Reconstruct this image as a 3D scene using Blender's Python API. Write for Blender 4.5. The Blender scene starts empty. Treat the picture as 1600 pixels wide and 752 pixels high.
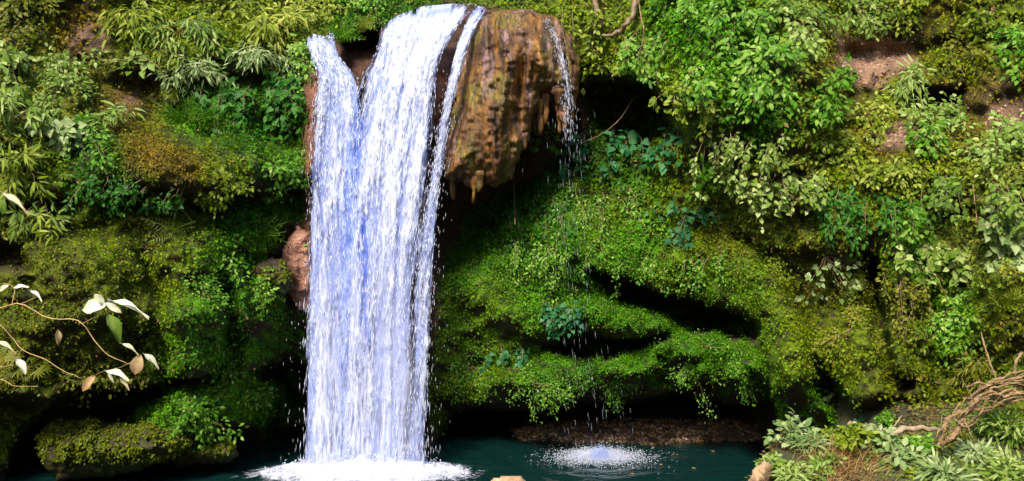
import bpy, math, random
import numpy as np
from mathutils import Vector, Matrix

# ------------------------------------------------------------------ camera, sky, sun, exposure
random.seed(7); rng = np.random.default_rng(7)
SC = bpy.context.scene
COL = SC.collection
FPX, HC = 1386.0, 3.5                       # focal length in photo pixels, eye height above the pool
cam_d = bpy.data.cameras.new('camera'); cam = bpy.data.objects.new('camera', cam_d); COL.objects.link(cam)
cam.location = (0, 0, HC); cam.rotation_euler = (math.radians(90), 0, 0)
cam_d.sensor_width = 36; cam_d.lens = 36 * FPX / 1600; cam_d.clip_end = 2000; cam_d.clip_start = 0.05
SC.camera = cam
SUN_EL, SUN_AZ = math.radians(45), math.radians(203)     # azimuth clockwise from +Y (behind the camera, a little left)
w = bpy.data.worlds.new('World'); SC.world = w; w.use_nodes = True
nt = w.node_tree; nt.nodes.clear()
sky = nt.nodes.new('ShaderNodeTexSky'); sky.sky_type = 'NISHITA'; sky.sun_disc = False
sky.sun_elevation = SUN_EL; sky.sun_rotation = SUN_AZ; sky.dust_density = 2.0
bg = nt.nodes.new('ShaderNodeBackground'); bg.inputs['Strength'].default_value = 0.115
wo = nt.nodes.new('ShaderNodeOutputWorld')
nt.links.new(sky.outputs[0], bg.inputs[0]); nt.links.new(bg.outputs[0], wo.inputs[0])
sd = bpy.data.lights.new('sun', 'SUN'); sd.energy = 2.7; sd.angle = math.radians(10); sd.color = (1.0, 0.91, 0.76)
sun = bpy.data.objects.new('sun', sd); COL.objects.link(sun); sun.location = (-5, -10, 30)
sdir = Vector((math.sin(SUN_AZ) * math.cos(SUN_EL), math.cos(SUN_AZ) * math.cos(SUN_EL), math.sin(SUN_EL)))
sun.rotation_euler = sdir.to_track_quat('Z', 'Y').to_euler()
SC.view_settings.view_transform = 'Standard'; SC.view_settings.look = 'None'
SC.view_settings.exposure = 1.3; SC.view_settings.gamma = 1.0
SC.render.engine = 'CYCLES'
SC.cycles.max_bounces = 6; SC.cycles.diffuse_bounces = 3; SC.cycles.transparent_max_bounces = 24
SC.cycles.use_denoising = True

# ------------------------------------------------------------------ numeric helpers
def P(px, py, d):
    """photo pixel + distance -> world point (camera looks along +Y)"""
    px = np.asarray(px, float); py = np.asarray(py, float); d = np.asarray(d, float)
    return np.stack([(px - 800) / FPX * d, d + 0 * px, HC - (py - 376) / FPX * d], -1)

def sstep(a, b, x):
    t = np.clip((x - a) / (b - a), 0, 1); return t * t * (3 - 2 * t)

_lat = np.random.default_rng(99).random((256, 256))
def vnoise(x, y):
    xi = np.floor(x).astype(int); yi = np.floor(y).astype(int)
    fx = x - xi; fy = y - yi; fx = fx * fx * (3 - 2 * fx); fy = fy * fy * (3 - 2 * fy)
    g = lambda a, b: _lat[a & 255, b & 255]
    return (g(xi, yi) * (1 - fx) * (1 - fy) + g(xi + 1, yi) * fx * (1 - fy) + g(xi, yi + 1) * (1 - fx) * fy + g(xi + 1, yi + 1) * fx * fy) * 2 - 1
def fbm(x, y, o=4, s=0):
    r = 0; a = 1.0; t = 0
    for i in range(o):
        r = r + a * vnoise(x * 2 ** i + 17.3 * i + s * 31.7, y * 2 ** i + 9.1 * i + s * 13.9); t += a; a *= 0.5
    return r / t

def sdist(poly, X, Y):
    """signed distance in pixels to a polygon, negative inside"""
    poly = np.asarray(poly, float); d = np.full(X.shape, 1e18); ins = np.zeros(X.shape, bool)
    n = len(poly)
    for i in range(n):
        a = poly[i]; b = poly[(i + 1) % n]
        e = b - a; wx = X - a[0]; wy = Y - a[1]
        t = np.clip((wx * e[0] + wy * e[1]) / (e @ e), 0, 1)
        d = np.minimum(d, (wx - t * e[0]) ** 2 + (wy - t * e[1]) ** 2)
        c = ((a[1] > Y) != (b[1] > Y))
        if b[1] != a[1]:
            ins ^= c & (X < (b[0] - a[0]) * (Y - a[1]) / (b[1] - a[1]) + a[0])
    d = np.sqrt(d); return np.where(ins, -d, d)

def idw(pts, X, Y, p=3.0, soft=40.0):
    pts = np.asarray(pts, float); num = np.zeros(X.shape + (pts.shape[1] - 2,)); den = np.zeros(X.shape)
    for q in pts:
        wq = 1.0 / (((X - q[0]) ** 2 + (Y - q[1]) ** 2 + soft ** 2) ** (p / 2))
        num += wq[..., None] * q[2:]; den += wq
    return num / den[..., None]

def resample(line, n):
    """smooth (Catmull-Rom) polyline with n samples"""
    line = np.asarray(line, float); m = len(line)
    t = np.linspace(0, m - 1 - 1e-9, n); i = t.astype(int); f = (t - i)[:, None]
    g = lambda k: line[np.clip(k, 0, m - 1)]
    p0, p1, p2, p3 = g(i - 1), g(i), g(i + 1), g(i + 2)
    return 0.5 * (2 * p1 + (p2 - p0) * f + (2 * p0 - 5 * p1 + 4 * p2 - p3) * f ** 2 + (3 * p1 - p0 - 3 * p2 + p3) * f ** 3)

# ------------------------------------------------------------------ object helpers
def mesh_data(name, v, faces, mat=None, col=None, tint=None, uv=None, cov=None, smooth=False):
    """v (N,3); faces: list of int arrays (M,k)"""
    v = np.ascontiguousarray(v, np.float32)
    me = bpy.data.meshes.new(name)
    faces = [np.asarray(f, np.int32) for f in (faces if isinstance(faces, list) else [faces])]
    loops = np.concatenate([f.ravel() for f in faces]); tot = np.concatenate([np.full(len(f), f.shape[1], np.int32) for f in faces])
    me.vertices.add(len(v)); me.vertices.foreach_set('co', v.ravel())
    me.loops.add(len(loops)); me.loops.foreach_set('vertex_index', loops)
    me.polygons.add(len(tot)); me.polygons.foreach_set('loop_start', np.concatenate([[0], np.cumsum(tot)[:-1]]).astype(np.int32))
    me.polygons.foreach_set('loop_total', tot)
    if smooth: me.polygons.foreach_set('use_smooth', np.ones(len(tot), bool))
    if col is not None:
        a = me.attributes.new('Col', 'FLOAT_COLOR', 'POINT'); c = np.ones((len(v), 4), np.float32); c[:, :3] = col; a.data.foreach_set('color', c.ravel())
    if tint is not None:
        a = me.attributes.new('tint', 'FLOAT', 'POINT'); a.data.foreach_set('value', np.ascontiguousarray(tint, np.float32))
    if cov is not None:
        a = me.attributes.new('cov', 'FLOAT', 'POINT'); a.data.foreach_set('value', np.ascontiguousarray(cov, np.float32))
    if uv is not None:
        l = me.uv_layers.new(name='UVMap'); l.data.foreach_set('uv', np.ascontiguousarray(uv[loops], np.float32).ravel())
    if mat: me.materials.append(mat)
    me.update(calc_edges=True); return me

def link(name, me, parent=None, loc=None, label=None, cat=None, group=None, kind=None):
    o = bpy.data.objects.new(name, me); COL.objects.link(o)
    if parent: o.parent = parent
    if loc is not None: o.location = loc
    if label: o['label'] = label
    if cat: o['category'] = cat
    if group: o['group'] = group
    if kind: o['kind'] = kind
    return o

def grid_faces(nr, nc, mask=None):
    i = np.arange(nr * nc).reshape(nr, nc)
    q = np.stack([i[:-1, :-1], i[:-1, 1:], i[1:, 1:], i[1:, :-1]], -1).reshape(-1, 4)
    if mask is not None:
        m = (mask[:-1, :-1] & mask[:-1, 1:] & mask[1:, 1:] & mask[1:, :-1]).ravel(); q = q[m]
    return q

def compact(v, faces, *attrs):
    used = np.unique(np.concatenate([f.ravel() for f in faces])); mp = np.full(len(v), -1); mp[used] = np.arange(len(used))
    return (v[used], [mp[f] for f in faces]) + tuple(None if a is None else a[used] for a in attrs)

def norm(a): return a / np.maximum(np.linalg.norm(a, axis=-1, keepdims=True), 1e-9)

def tube(line, r0, r1, k=5, wob=0.0):
    """tapered tube along a 3-D polyline -> verts, quads"""
    L = np.asarray(line, float); n = len(L)
    T = norm(np.gradient(L, axis=0)); ref = np.array([0.31, 0.77, 0.55])
    A = norm(np.cross(T, ref)); B = np.cross(T, A)
    r = np.linspace(r0, r1, n) * (1 + wob * rng.uniform(-1, 1, n))
    th = np.arange(k) / k * 2 * np.pi
    v = L[:, None] + r[:, None, None] * (np.cos(th)[None, :, None] * A[:, None] + np.sin(th)[None, :, None] * B[:, None])
    v = v.reshape(-1, 3); q = []
    for i in range(n - 1):
        for j in range(k):
            q.append((i * k + j, i * k + (j + 1) % k, (i + 1) * k + (j + 1) % k, (i + 1) * k + j))
    v = np.concatenate([v, L[:1], L[-1:]]); c0 = len(v) - 2
    tr = [(c0, (j + 1) % k, j) for j in range(k)] + [(c0 + 1, (n - 1) * k + j, (n - 1) * k + (j + 1) % k) for j in range(k)]
    return v, [np.array(q), np.array(tr)]

def join_parts(parts):
    vs, qs, ts, off = [], [], [], 0
    for v, f in parts:
        vs.append(v)
        for a in f: (qs if a.shape[1] == 4 else ts).append(a + off)
        off += len(v)
    return np.concatenate(vs), [np.concatenate(x) for x in (qs, ts) if x]

# ------------------------------------------------------------------ materials
def new_mat(name):
    m = bpy.data.materials.new(name); m.use_nodes = True; n = m.node_tree.nodes; n.clear()
    return m, n, m.node_tree.links
def N(n, t, **kw):
    x = n.new(t)
    for k, v in kw.items(): setattr(x, k, v)
    return x
def ramp(n, stops):
    r = n.new('ShaderNodeValToRGB'); e = r.color_ramp.elements
    while len(e) < len(stops): e.new(0.5)
    for i, (p, c) in enumerate(stops):
        e[i].position = p; e[i].color = (tuple(c) + (1,)) if len(c) == 3 else c
    return r

def leaf_shader(n, l, color_out, rough=0.5, trans=0.28, spec=0.15):
    bs = N(n, 'ShaderNodeBsdfPrincipled'); bs.inputs['Roughness'].default_value = rough
    bs.inputs['Specular IOR Level'].default_value = spec
    tr = N(n, 'ShaderNodeBsdfTranslucent'); mx = N(n, 'ShaderNodeMixShader'); mx.inputs[0].default_value = trans
    hs = N(n, 'ShaderNodeHueSaturation'); hs.inputs['Hue'].default_value = 0.485; hs.inputs['Value'].default_value = 1.35
    l.new(color_out, bs.inputs['Base Color']); l.new(color_out, hs.inputs['Color']); l.new(hs.outputs[0], tr.inputs[0])
    l.new(bs.outputs[0], mx.inputs[1]); l.new(tr.outputs[0], mx.inputs[2])
    o = N(n, 'ShaderNodeOutputMaterial'); l.new(mx.outputs[0], o.inputs[0])

def mat_cover(name, rough=0.5, trans=0.25):
    """leaves whose own colour is stored on the leaf"""
    m, n, l = new_mat(name)
    a = N(n, 'ShaderNodeAttribute', attribute_name='Col'); leaf_shader(n, l, a.outputs['Color'], rough, trans); return m

def mat_leaf(name, stops, rough=0.48, trans=0.3, spec=0.18):
    """palette picked per leaf: 'tint' stored on a leaf plus the object's own random number"""
    m, n, l = new_mat(name)
    a = N(n, 'ShaderNodeAttribute', attribute_name='tint'); oi = N(n, 'ShaderNodeObjectInfo')
    s = N(n, 'ShaderNodeMath', operation='SUBTRACT'); s.inputs[1].default_value = 0.5; l.new(oi.outputs['Random'], s.inputs[0])
    k = N(n, 'ShaderNodeMath', operation='MULTIPLY_ADD'); k.inputs[1].default_value = 0.55
    l.new(s.outputs[0], k.inputs[0]); l.new(a.outputs['Fac'], k.inputs[2])
    r = ramp(n, stops); l.new(k.outputs[0], r.inputs[0])
    leaf_shader(n, l, r.outputs[0], rough, trans, spec); return m

def mat_rock(name, stops, scale=(1, 1, 1), rough=0.6, bump=0.4, nscale=3.0, attr=None, spec=0.4):
    m, n, l = new_mat(name)
    tc = N(n, 'ShaderNodeTexCoord'); mp = N(n, 'ShaderNodeMapping'); mp.inputs['Scale'].default_value = scale
    l.new(tc.outputs['Object'], mp.inputs[0])
    n1 = N(n, 'ShaderNodeTexNoise'); n1.inputs['Scale'].default_value = nscale; n1.inputs['Detail'].default_value = 8; n1.inputs['Roughness'].default_value = 0.65
    n2 = N(n, 'ShaderNodeTexNoise'); n2.inputs['Scale'].default_value = nscale * 7; n2.inputs['Detail'].default_value = 6
    l.new(mp.outputs[0], n1.inputs[0]); l.new(mp.outputs[0], n2.inputs[0])
    bs = N(n, 'ShaderNodeBsdfPrincipled'); bs.inputs['Roughness'].default_value = rough; bs.inputs['Specular IOR Level'].default_value = spec
    if attr:
        a = N(n, 'ShaderNodeAttribute', attribute_name='Col')
        r = ramp(n, [(0.25, (0.45, 0.45, 0.45)), (0.75, (1.5, 1.45, 1.35))]); l.new(n1.outputs[0], r.inputs[0])
        mm = N(n, 'ShaderNodeMix', data_type='RGBA', blend_type='MULTIPLY'); mm.inputs[0].default_value = 1.0
        l.new(a.outputs['Color'], mm.inputs[6]); l.new(r.outputs[0], mm.inputs[7]); l.new(mm.outputs[2], bs.inputs['Base Color'])
    else:
        r = ramp(n, stops); l.new(n1.outputs[0], r.inputs[0]); l.new(r.outputs[0], bs.inputs['Base Color'])
    ad = N(n, 'ShaderNodeMath', operation='ADD'); l.new(n1.outputs[0], ad.inputs[0]); l.new(n2.outputs[0], ad.inputs[1])
    b = N(n, 'ShaderNodeBump'); b.inputs['Strength'].default_value = bump; b.inputs['Distance'].default_value = 0.08
    l.new(ad.outputs[0], b.inputs['Height']); l.new(b.outputs[0], bs.inputs['Normal'])
    o = N(n, 'ShaderNodeOutputMaterial'); l.new(bs.outputs[0], o.inputs[0]); return m

def mat_plain(name, c, rough=0.6):
    m, n, l = new_mat(name); bs = N(n, 'ShaderNodeBsdfPrincipled'); bs.inputs['Roughness'].default_value = rough
    tc = N(n, 'ShaderNodeTexCoord'); ns = N(n, 'ShaderNodeTexNoise'); ns.inputs['Scale'].default_value = 14
    l.new(tc.outputs['Object'], ns.inputs[0])
    r = ramp(n, [(0.3, tuple(x * 0.6 for x in c)), (0.7, tuple(min(1, x * 1.35) for x in c))]); l.new(ns.outputs[0], r.inputs[0]); l.new(r.outputs[0], bs.inputs['Base Color'])
    o = N(n, 'ShaderNodeOutputMaterial'); l.new(bs.outputs[0], o.inputs[0]); return m

WATER_WHITE = (0.82, 0.86, 1.0)
def mat_fall(name, sx, sy, lo, hi, seed, WC=WATER_WHITE, gap=(0.8, 0.86, 1.0)):
    """falling water: white aerated streaks with clear gaps between them"""
    m, n, l = new_mat(name)
    uv = N(n, 'ShaderNodeUVMap'); mp = N(n, 'ShaderNodeMapping'); mp.inputs['Scale'].default_value = (sx, sy, 1); mp.inputs['Location'].default_value = (seed * 7.7, seed * 3.1, 0)
    l.new(uv.outputs[0], mp.inputs[0])
    n1 = N(n, 'ShaderNodeTexNoise'); n1.inputs['Scale'].default_value = 1.0; n1.inputs['Detail'].default_value = 5; n1.inputs['Roughness'].default_value = 0.68; n1.inputs['Distortion'].default_value = 0.5
    l.new(mp.outputs[0], n1.inputs[0])
    cv = N(n, 'ShaderNodeAttribute', attribute_name='cov')
    mp2 = N(n, 'ShaderNodeMapping'); mp2.inputs['Scale'].default_value = (sx * 0.22, sy * 0.12, 1); mp2.inputs['Location'].default_value = (seed * 2.7, seed * 5.1, 0); l.new(uv.outputs[0], mp2.inputs[0])
    n3 = N(n, 'ShaderNodeTexNoise'); n3.inputs['Scale'].default_value = 1.0; n3.inputs['Detail'].default_value = 2; l.new(mp2.outputs[0], n3.inputs[0])
    k3 = N(n, 'ShaderNodeMath', operation='MULTIPLY_ADD'); k3.inputs[1].default_value = 0.7; k3.inputs[2].default_value = -0.35; l.new(n3.outputs[0], k3.inputs[0])
    s3 = N(n, 'ShaderNodeMath', operation='ADD'); l.new(k3.outputs[0], s3.inputs[0]); l.new(cv.outputs['Fac'], s3.inputs[1])
    sh = N(n, 'ShaderNodeMath', operation='ADD'); l.new(n1.outputs[0], sh.inputs[0]); l.new(s3.outputs[0], sh.inputs[1])
    mr = N(n, 'ShaderNodeMapRange'); mr.inputs['From Min'].default_value = lo; mr.inputs['From Max'].default_value = hi
    l.new(sh.outputs[0], mr.inputs['Value'])
    df = N(n, 'ShaderNodeBsdfPrincipled'); df.inputs['Base Color'].default_value = WC + (1,); df.inputs['Roughness'].default_value = 0.35
    tl = N(n, 'ShaderNodeBsdfTranslucent'); tl.inputs[0].default_value = WC + (1,)
    m1 = N(n, 'ShaderNodeMixShader'); m1.inputs[0].default_value = 0.3; l.new(df.outputs[0], m1.inputs[1]); l.new(tl.outputs[0], m1.inputs[2])
    b = N(n, 'ShaderNodeBump'); b.inputs['Strength'].default_value = 0.6; b.inputs['Distance'].default_value = 0.06; l.new(n1.outputs[0], b.inputs['Height']); l.new(b.outputs[0], df.inputs['Normal'])
    tp = N(n, 'ShaderNodeBsdfTransparent'); tp.inputs[0].default_value = gap + (1,)
    m2 = N(n, 'ShaderNodeMixShader'); l.new(mr.outputs[0], m2.inputs[0]); l.new(tp.outputs[0], m2.inputs[1]); l.new(m1.outputs[0], m2.inputs[2])
    o = N(n, 'ShaderNodeOutputMaterial'); l.new(m2.outputs[0], o.inputs[0]); return m

def mat_drop(name):
    m, n, l = new_mat(name)
    df = N(n, 'ShaderNodeBsdfPrincipled'); df.inputs['Base Color'].default_value = WATER_WHITE + (1,); df.inputs['Roughness'].default_value = 0.3
    tl = N(n, 'ShaderNodeBsdfTranslucent'); tl.inputs[0].default_value = WATER_WHITE + (1,)
    m1 = N(n, 'ShaderNodeMixShader'); m1.inputs[0].default_value = 0.35; l.new(df.outputs[0], m1.inputs[1]); l.new(tl.outputs[0], m1.inputs[2])
    o = N(n, 'ShaderNodeOutputMaterial'); l.new(m1.outputs[0], o.inputs[0]); return m

def mat_foam(name):
    m, n, l = new_mat(name)
    tc = N(n, 'ShaderNodeTexCoord')
    n1 = N(n, 'ShaderNodeTexNoise'); n1.inputs['Scale'].default_value = 6; n1.inputs['Detail'].default_value = 7; n1.inputs['Roughness'].default_value = 0.7; n1.inputs['Distortion'].default_value = 0.8
    l.new(tc.outputs['Object'], n1.inputs[0])
    cv = N(n, 'ShaderNodeAttribute', attribute_name='cov')
    sh = N(n, 'ShaderNodeMath', operation='ADD'); l.new(n1.outputs[0], sh.inputs[0]); l.new(cv.outputs['Fac'], sh.inputs[1])
    mr = N(n, 'ShaderNodeMapRange'); mr.inputs['From Min'].default_value = 0.85; mr.inputs['From Max'].default_value = 1.25; l.new(sh.outputs[0], mr.inputs['Value'])
    df = N(n, 'ShaderNodeBsdfPrincipled'); df.inputs['Base Color'].default_value = (0.74, 0.78, 0.95, 1); df.inputs['Roughness'].default_value = 0.6
    tp = N(n, 'ShaderNodeBsdfTransparent'); m2 = N(n, 'ShaderNodeMixShader')
    l.new(mr.outputs[0], m2.inputs[0]); l.new(tp.outputs[0], m2.inputs[1]); l.new(df.outputs[0], m2.inputs[2])
    o = N(n, 'ShaderNodeOutputMaterial'); l.new(m2.outputs[0], o.inputs[0]); return m

def mat_pool(name):
    m, n, l = new_mat(name)
    tc = N(n, 'ShaderNodeTexCoord')
    n1 = N(n, 'ShaderNodeTexNoise'); n1.inputs['Scale'].default_value = 5.5; n1.inputs['Detail'].default_value = 6; n1.inputs['Distortion'].default_value = 0.8
    l.new(tc.outputs['Object'], n1.inputs[0])
    b = N(n, 'ShaderNodeBump'); b.inputs['Strength'].default_value = 0.45; b.inputs['Distance'].default_value = 0.05; l.new(n1.outputs[0], b.inputs['Height'])
    bs = N(n, 'ShaderNodeBsdfPrincipled'); bs.inputs['Base Color'].default_value = (0.003, 0.020, 0.019, 1); bs.inputs['Roughness'].default_value = 0.05; bs.inputs['IOR'].default_value = 1.33
    l.new(b.outputs[0], bs.inputs['Normal'])
    o = N(n, 'ShaderNodeOutputMaterial'); l.new(bs.outputs[0], o.inputs[0]); return m

M = {}
M['cliff'] = mat_rock('cliff rock and moss', None, attr=True, rough=0.8, bump=0.7, nscale=4.0, spec=0.25)
M['ground'] = mat_rock('forest soil', [(0.3, (0.03, 0.03, 0.012)), (0.5, (0.05, 0.06, 0.02)), (0.7, (0.09, 0.075, 0.035))], rough=0.9, nscale=1.5)
def mat_travertine(name):
    m, n, l = new_mat(name); tc = N(n, 'ShaderNodeTexCoord'); mp = N(n, 'ShaderNodeMapping'); mp.inputs['Scale'].default_value = (3.4, 1.6, 0.55); l.new(tc.outputs['Object'], mp.inputs[0])
    def nz(sc, det, src): x = N(n, 'ShaderNodeTexNoise'); x.inputs['Scale'].default_value = sc; x.inputs['Detail'].default_value = det; x.inputs['Roughness'].default_value = .65; l.new(src, x.inputs[0]); return x.outputs[0]
    a = nz(2.2, 8, mp.outputs[0]); b_ = nz(1.3, 4, tc.outputs['Object']); c = nz(9, 6, mp.outputs[0]); d = nz(1.6, 3, mp.outputs[0])
    r1 = ramp(n, [(.30, (.012, .006, .003)), (.44, (.055, .022, .005)), (.55, (.135, .056, .007)), (.68, (.33, .15, .022))]); l.new(a, r1.inputs[0])
    r2 = ramp(n, [(.35, (.03, .032, .004)), (.5, (.11, .08, .008)), (.65, (.32, .18, .015))]); l.new(c, r2.inputs[0])
    r3 = ramp(n, [(.35, (.10, .055, .05)), (.6, (.28, .17, .15))]); l.new(c, r3.inputs[0])
    f1 = ramp(n, [(.50, (0, 0, 0)), (.60, (1, 1, 1))]); l.new(b_, f1.inputs[0]); f2 = ramp(n, [(.56, (0, 0, 0)), (.66, (1, 1, 1))]); l.new(d, f2.inputs[0])
    m1 = N(n, 'ShaderNodeMix', data_type='RGBA'); l.new(f1.outputs[0], m1.inputs[0]); l.new(r1.outputs[0], m1.inputs[6]); l.new(r2.outputs[0], m1.inputs[7])
    m2 = N(n, 'ShaderNodeMix', data_type='RGBA'); l.new(f2.outputs[0], m2.inputs[0]); l.new(m1.outputs[2], m2.inputs[6]); l.new(r3.outputs[0], m2.inputs[7])
    bs = N(n, 'ShaderNodeBsdfPrincipled'); bs.inputs['Roughness'].default_value = .55; l.new(m2.outputs[2], bs.inputs['Base Color'])
    ad = N(n, 'ShaderNodeMath', operation='ADD'); l.new(a, ad.inputs[0]); l.new(c, ad.inputs[1])
    b = N(n, 'ShaderNodeBump'); b.inputs['Strength'].default_value = .8; b.inputs['Distance'].default_value = .05; l.new(ad.outputs[0], b.inputs['Height']); l.new(b.outputs[0], bs.inputs['Normal'])
    o = N(n, 'ShaderNodeOutputMaterial'); l.new(bs.outputs[0], o.inputs[0]); return m
M['travertine'] = mat_travertine('wet brown travertine')
M['red_rock'] = mat_rock('reddish wet rock', [(0.3, (0.13, 0.05, 0.03)), (0.5, (0.34, 0.16, 0.10)), (0.7, (0.52, 0.30, 0.21))], rough=0.5, bump=0.8, nscale=3.0)
M['slab'] = mat_rock('dark mossy slab', [(0.3, (0.012, 0.009, 0.003)), (0.46, (0.034, 0.022, 0.005)), (0.55, (0.030, 0.038, 0.003)), (0.68, (0.055, 0.065, 0.005)), (0.8, (0.12, 0.075, 0.03))], rough=0.55, bump=0.8, nscale=2.5)
M['tan_rock'] = mat_rock('tan rock', [(0.3, (0.22, 0.13, 0.06)), (0.6, (0.46, 0.31, 0.18)), (0.8, (0.6, 0.46, 0.3))], rough=0.7, nscale=5)
M['gravel'] = mat_rock('brown gravel', [(0.3, (0.08, 0.045, 0.03)), (0.5, (0.20, 0.12, 0.08)), (0.7, (0.36, 0.26, 0.18))], rough=0.7, nscale=9, bump=0.9)
M['cover'] = mat_cover('creeping leaves')
M['fallA'] = mat_fall('falling water back', 15, 2.4, 0.36, 0.60, 1, WC=(0.58, 0.62, 0.90))
M['fallB'] = mat_fall('falling water front', 24, 4.2, 0.45, 0.66, 2)
M['fallC'] = mat_fall('drifting spray', 5, 0.9, 0.25, 1.15, 4, WC=(0.72, 0.77, 1.0), gap=(1, 1, 1))
M['drop'] = mat_drop('white water drops'); M['foam'] = mat_foam('foam'); M['pool'] = mat_pool('pool water')

# ------------------------------------------------------------------ the cliff: distance of the rock face along each sight line
GX0, GX1, GY0, GY1, STEP = -420, 2020, -330, 850, 4
gx = np.arange(GX0, GX1 + 1, STEP, float); gy = np.arange(GY0, GY1 + 1, STEP, float)
X, Y = np.meshgrid(gx, gy)
ctrl = [(-400, -320, 15), (0, -320, 17), (400, -320, 20), (800, -320, 22), (1200, -320, 18), (1600, -320, 17), (2000, -320, 15),
 (-400, 0, 12), (-400, 400, 10.5), (-400, 840, 10), (2000, 0, 12), (2000, 400, 10), (2000, 840, 9),
 (0, 0, 13.5), (0, 120, 12.8), (0, 250, 12.2), (0, 400, 11.9), (0, 600, 11.8), (0, 840, 11.6),
 (120, 60, 13.9), (120, 180, 13.1), (120, 300, 12.5), (120, 450, 12.1), (120, 600, 12.1), (120, 750, 12.4),
 (250, 0, 14.8), (250, 130, 13.9), (250, 260, 12.9), (250, 400, 12.8), (250, 560, 12.6), (250, 700, 13.0), (250, 840, 13),
 (370, 0, 15.3), (370, 100, 14.1), (370, 260, 13.2), (370, 420, 13.2), (370, 560, 13.1), (370, 700, 13.8),
 (460, 0, 15.9), (460, 80, 14.7), (460, 200, 14.2), (460, 400, 14.1), (460, 600, 15.0), (460, 740, 15.5), (460, 840, 15.5),
 (560, -30, 17.5), (560, 20, 15.2), (560, 135, 14.35), (560, 300, 14.5), (560, 500, 14.7), (560, 740, 14.8), (560, 840, 14.8),
 (680, -60, 19), (680, -10, 16.0), (680, 20, 14.7), (660, 135, 14.2), (640, 300, 14.4), (640, 500, 14.6), (640, 740, 14.8),
 (800, -60, 18), (800, 10, 15.6), (800, 150, 15.3), (760, 320, 15.6), (800, 400, 15.1), (800, 500, 14.9), (800, 600, 14.95), (780, 700, 16.8), (800, 840, 17),
 (930, 0, 15.2), (930, 100, 14.9), (980, 180, 15.4), (930, 300, 15.1), (930, 420, 14.6), (930, 520, 14.8), (930, 600, 15.0), (930, 700, 17), (930, 840, 17),
 (1100, -60, 15), (1100, 60, 13.9), (1100, 170, 13.6), (1100, 300, 14.2), (1100, 420, 14.1), (1100, 560, 14.6), (1100, 640, 15.4), (1100, 700, 17), (1100, 840, 17),
 (1250, 0, 13.7), (1250, 150, 13.1), (1250, 300, 13.2), (1250, 450, 13.3), (1250, 600, 13.1), (1250, 700, 13.5), (1250, 840, 13.5),
 (1350, 40, 14.2), (1350, 110, 13.9), (1350, 250, 12.9), (1350, 400, 12.7), (1350, 600, 12.3), (1350, 740, 12.2),
 (1450, 30, 14.2), (1450, 150, 13.6), (1450, 250, 12.5), (1450, 400, 12.2), (1450, 600, 11.6), (1450, 740, 11.4), (1450, 840, 11.4),
 (1600, 0, 13.6), (1600, 150, 12.9), (1600, 300, 11.7), (1600, 500, 11.1), (1600, 700, 10.5), (1600, 840, 10.4)]
D = idw(ctrl, X, Y, p=4.0, soft=45)[..., 0]
WX = X + 14 * fbm(X / 55, Y / 55, 3, 1); WY = Y + 12 * fbm(X / 55, Y / 55, 3, 2)       # ragged outlines
def poly_add(pts, amt, soft=14, warp=True):
    """push the face back (amt > 0) or out (amt < 0) inside a polygon"""
    global D
    s = sdist(pts, WX if warp else X, WY if warp else Y)
    D = D + amt * sstep(soft, -soft, s)
def blob(cx, cy, rx, ry, rot, amt):
    global D
    a = math.radians(rot); u = ((WX - cx) * math.cos(a) + (WY - cy) * math.sin(a)) / rx; v = (-(WX - cx) * math.sin(a) + (WY - cy) * math.cos(a)) / ry
    r = np.sqrt(u * u + v * v); D = D + amt * np.where(r < 1, np.sqrt(np.clip(1 - r * r, 0, 1)), 0)
# left face: ledges, mossy bulges, hollows
blob(330, 262, 200, 42, 4, -0.35); blob(250, 270, 120, 60, 10, -0.3)
poly_add([(170, 300), (300, 305), (470, 300), (475, 335), (380, 345), (250, 335), (180, 325)], 0.28, 16)
poly_add([(300, 110), (480, 120), (478, 240), (330, 235), (270, 190)], 0.45, 22)
poly_add([(140, 130), (240, 120), (280, 190), (200, 215), (130, 190)], 0.35, 18)
blob(310, 480, 85, 120, 10, -0.65); blob(120, 470, 130, 110, 0, -0.45); blob(400, 470, 45, 60, 0, -0.35)
poly_add([(230, 400), (262, 420), (270, 560), (250, 600), (235, 500)], 0.4, 12)
poly_add([(345, 430), (372, 440), (380, 560), (372, 590), (345, 520)], 0.5, 10)
poly_add([(-60, 370), (40, 385), (60, 420), (-60, 420)], 0.9, 10)
poly_add([(70, 640), (110, 612), (230, 606), (330, 590), (380, 585), (455, 560), (500, 590), (500, 790), (20, 790), (30, 700)], 1.5, 12)
blob(318, 648, 140, 56, -18, -2.2)                                         # bright green tongue over the hollow
poly_add([(-80, 610), (60, 630), (70, 790), (-80, 790)], 1.0, 12)
# rock tower behind the fall
poly_add([(530, 48), (592, 40), (590, 95), (572, 128), (545, 120), (532, 90)], 1.2, 7)
blob(557, 165, 20, 55, 0, -0.3)
poly_add([(468, 120), (500, 110), (505, 300), (500, 500), (484, 500), (474, 330)], -0.35, 10)
poly_add([(600, 30), (760, 8), (745, 60), (700, 200), (690, 300), (655, 600), (600, 600), (570, 300), (580, 120)], -0.25, 16)
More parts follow.
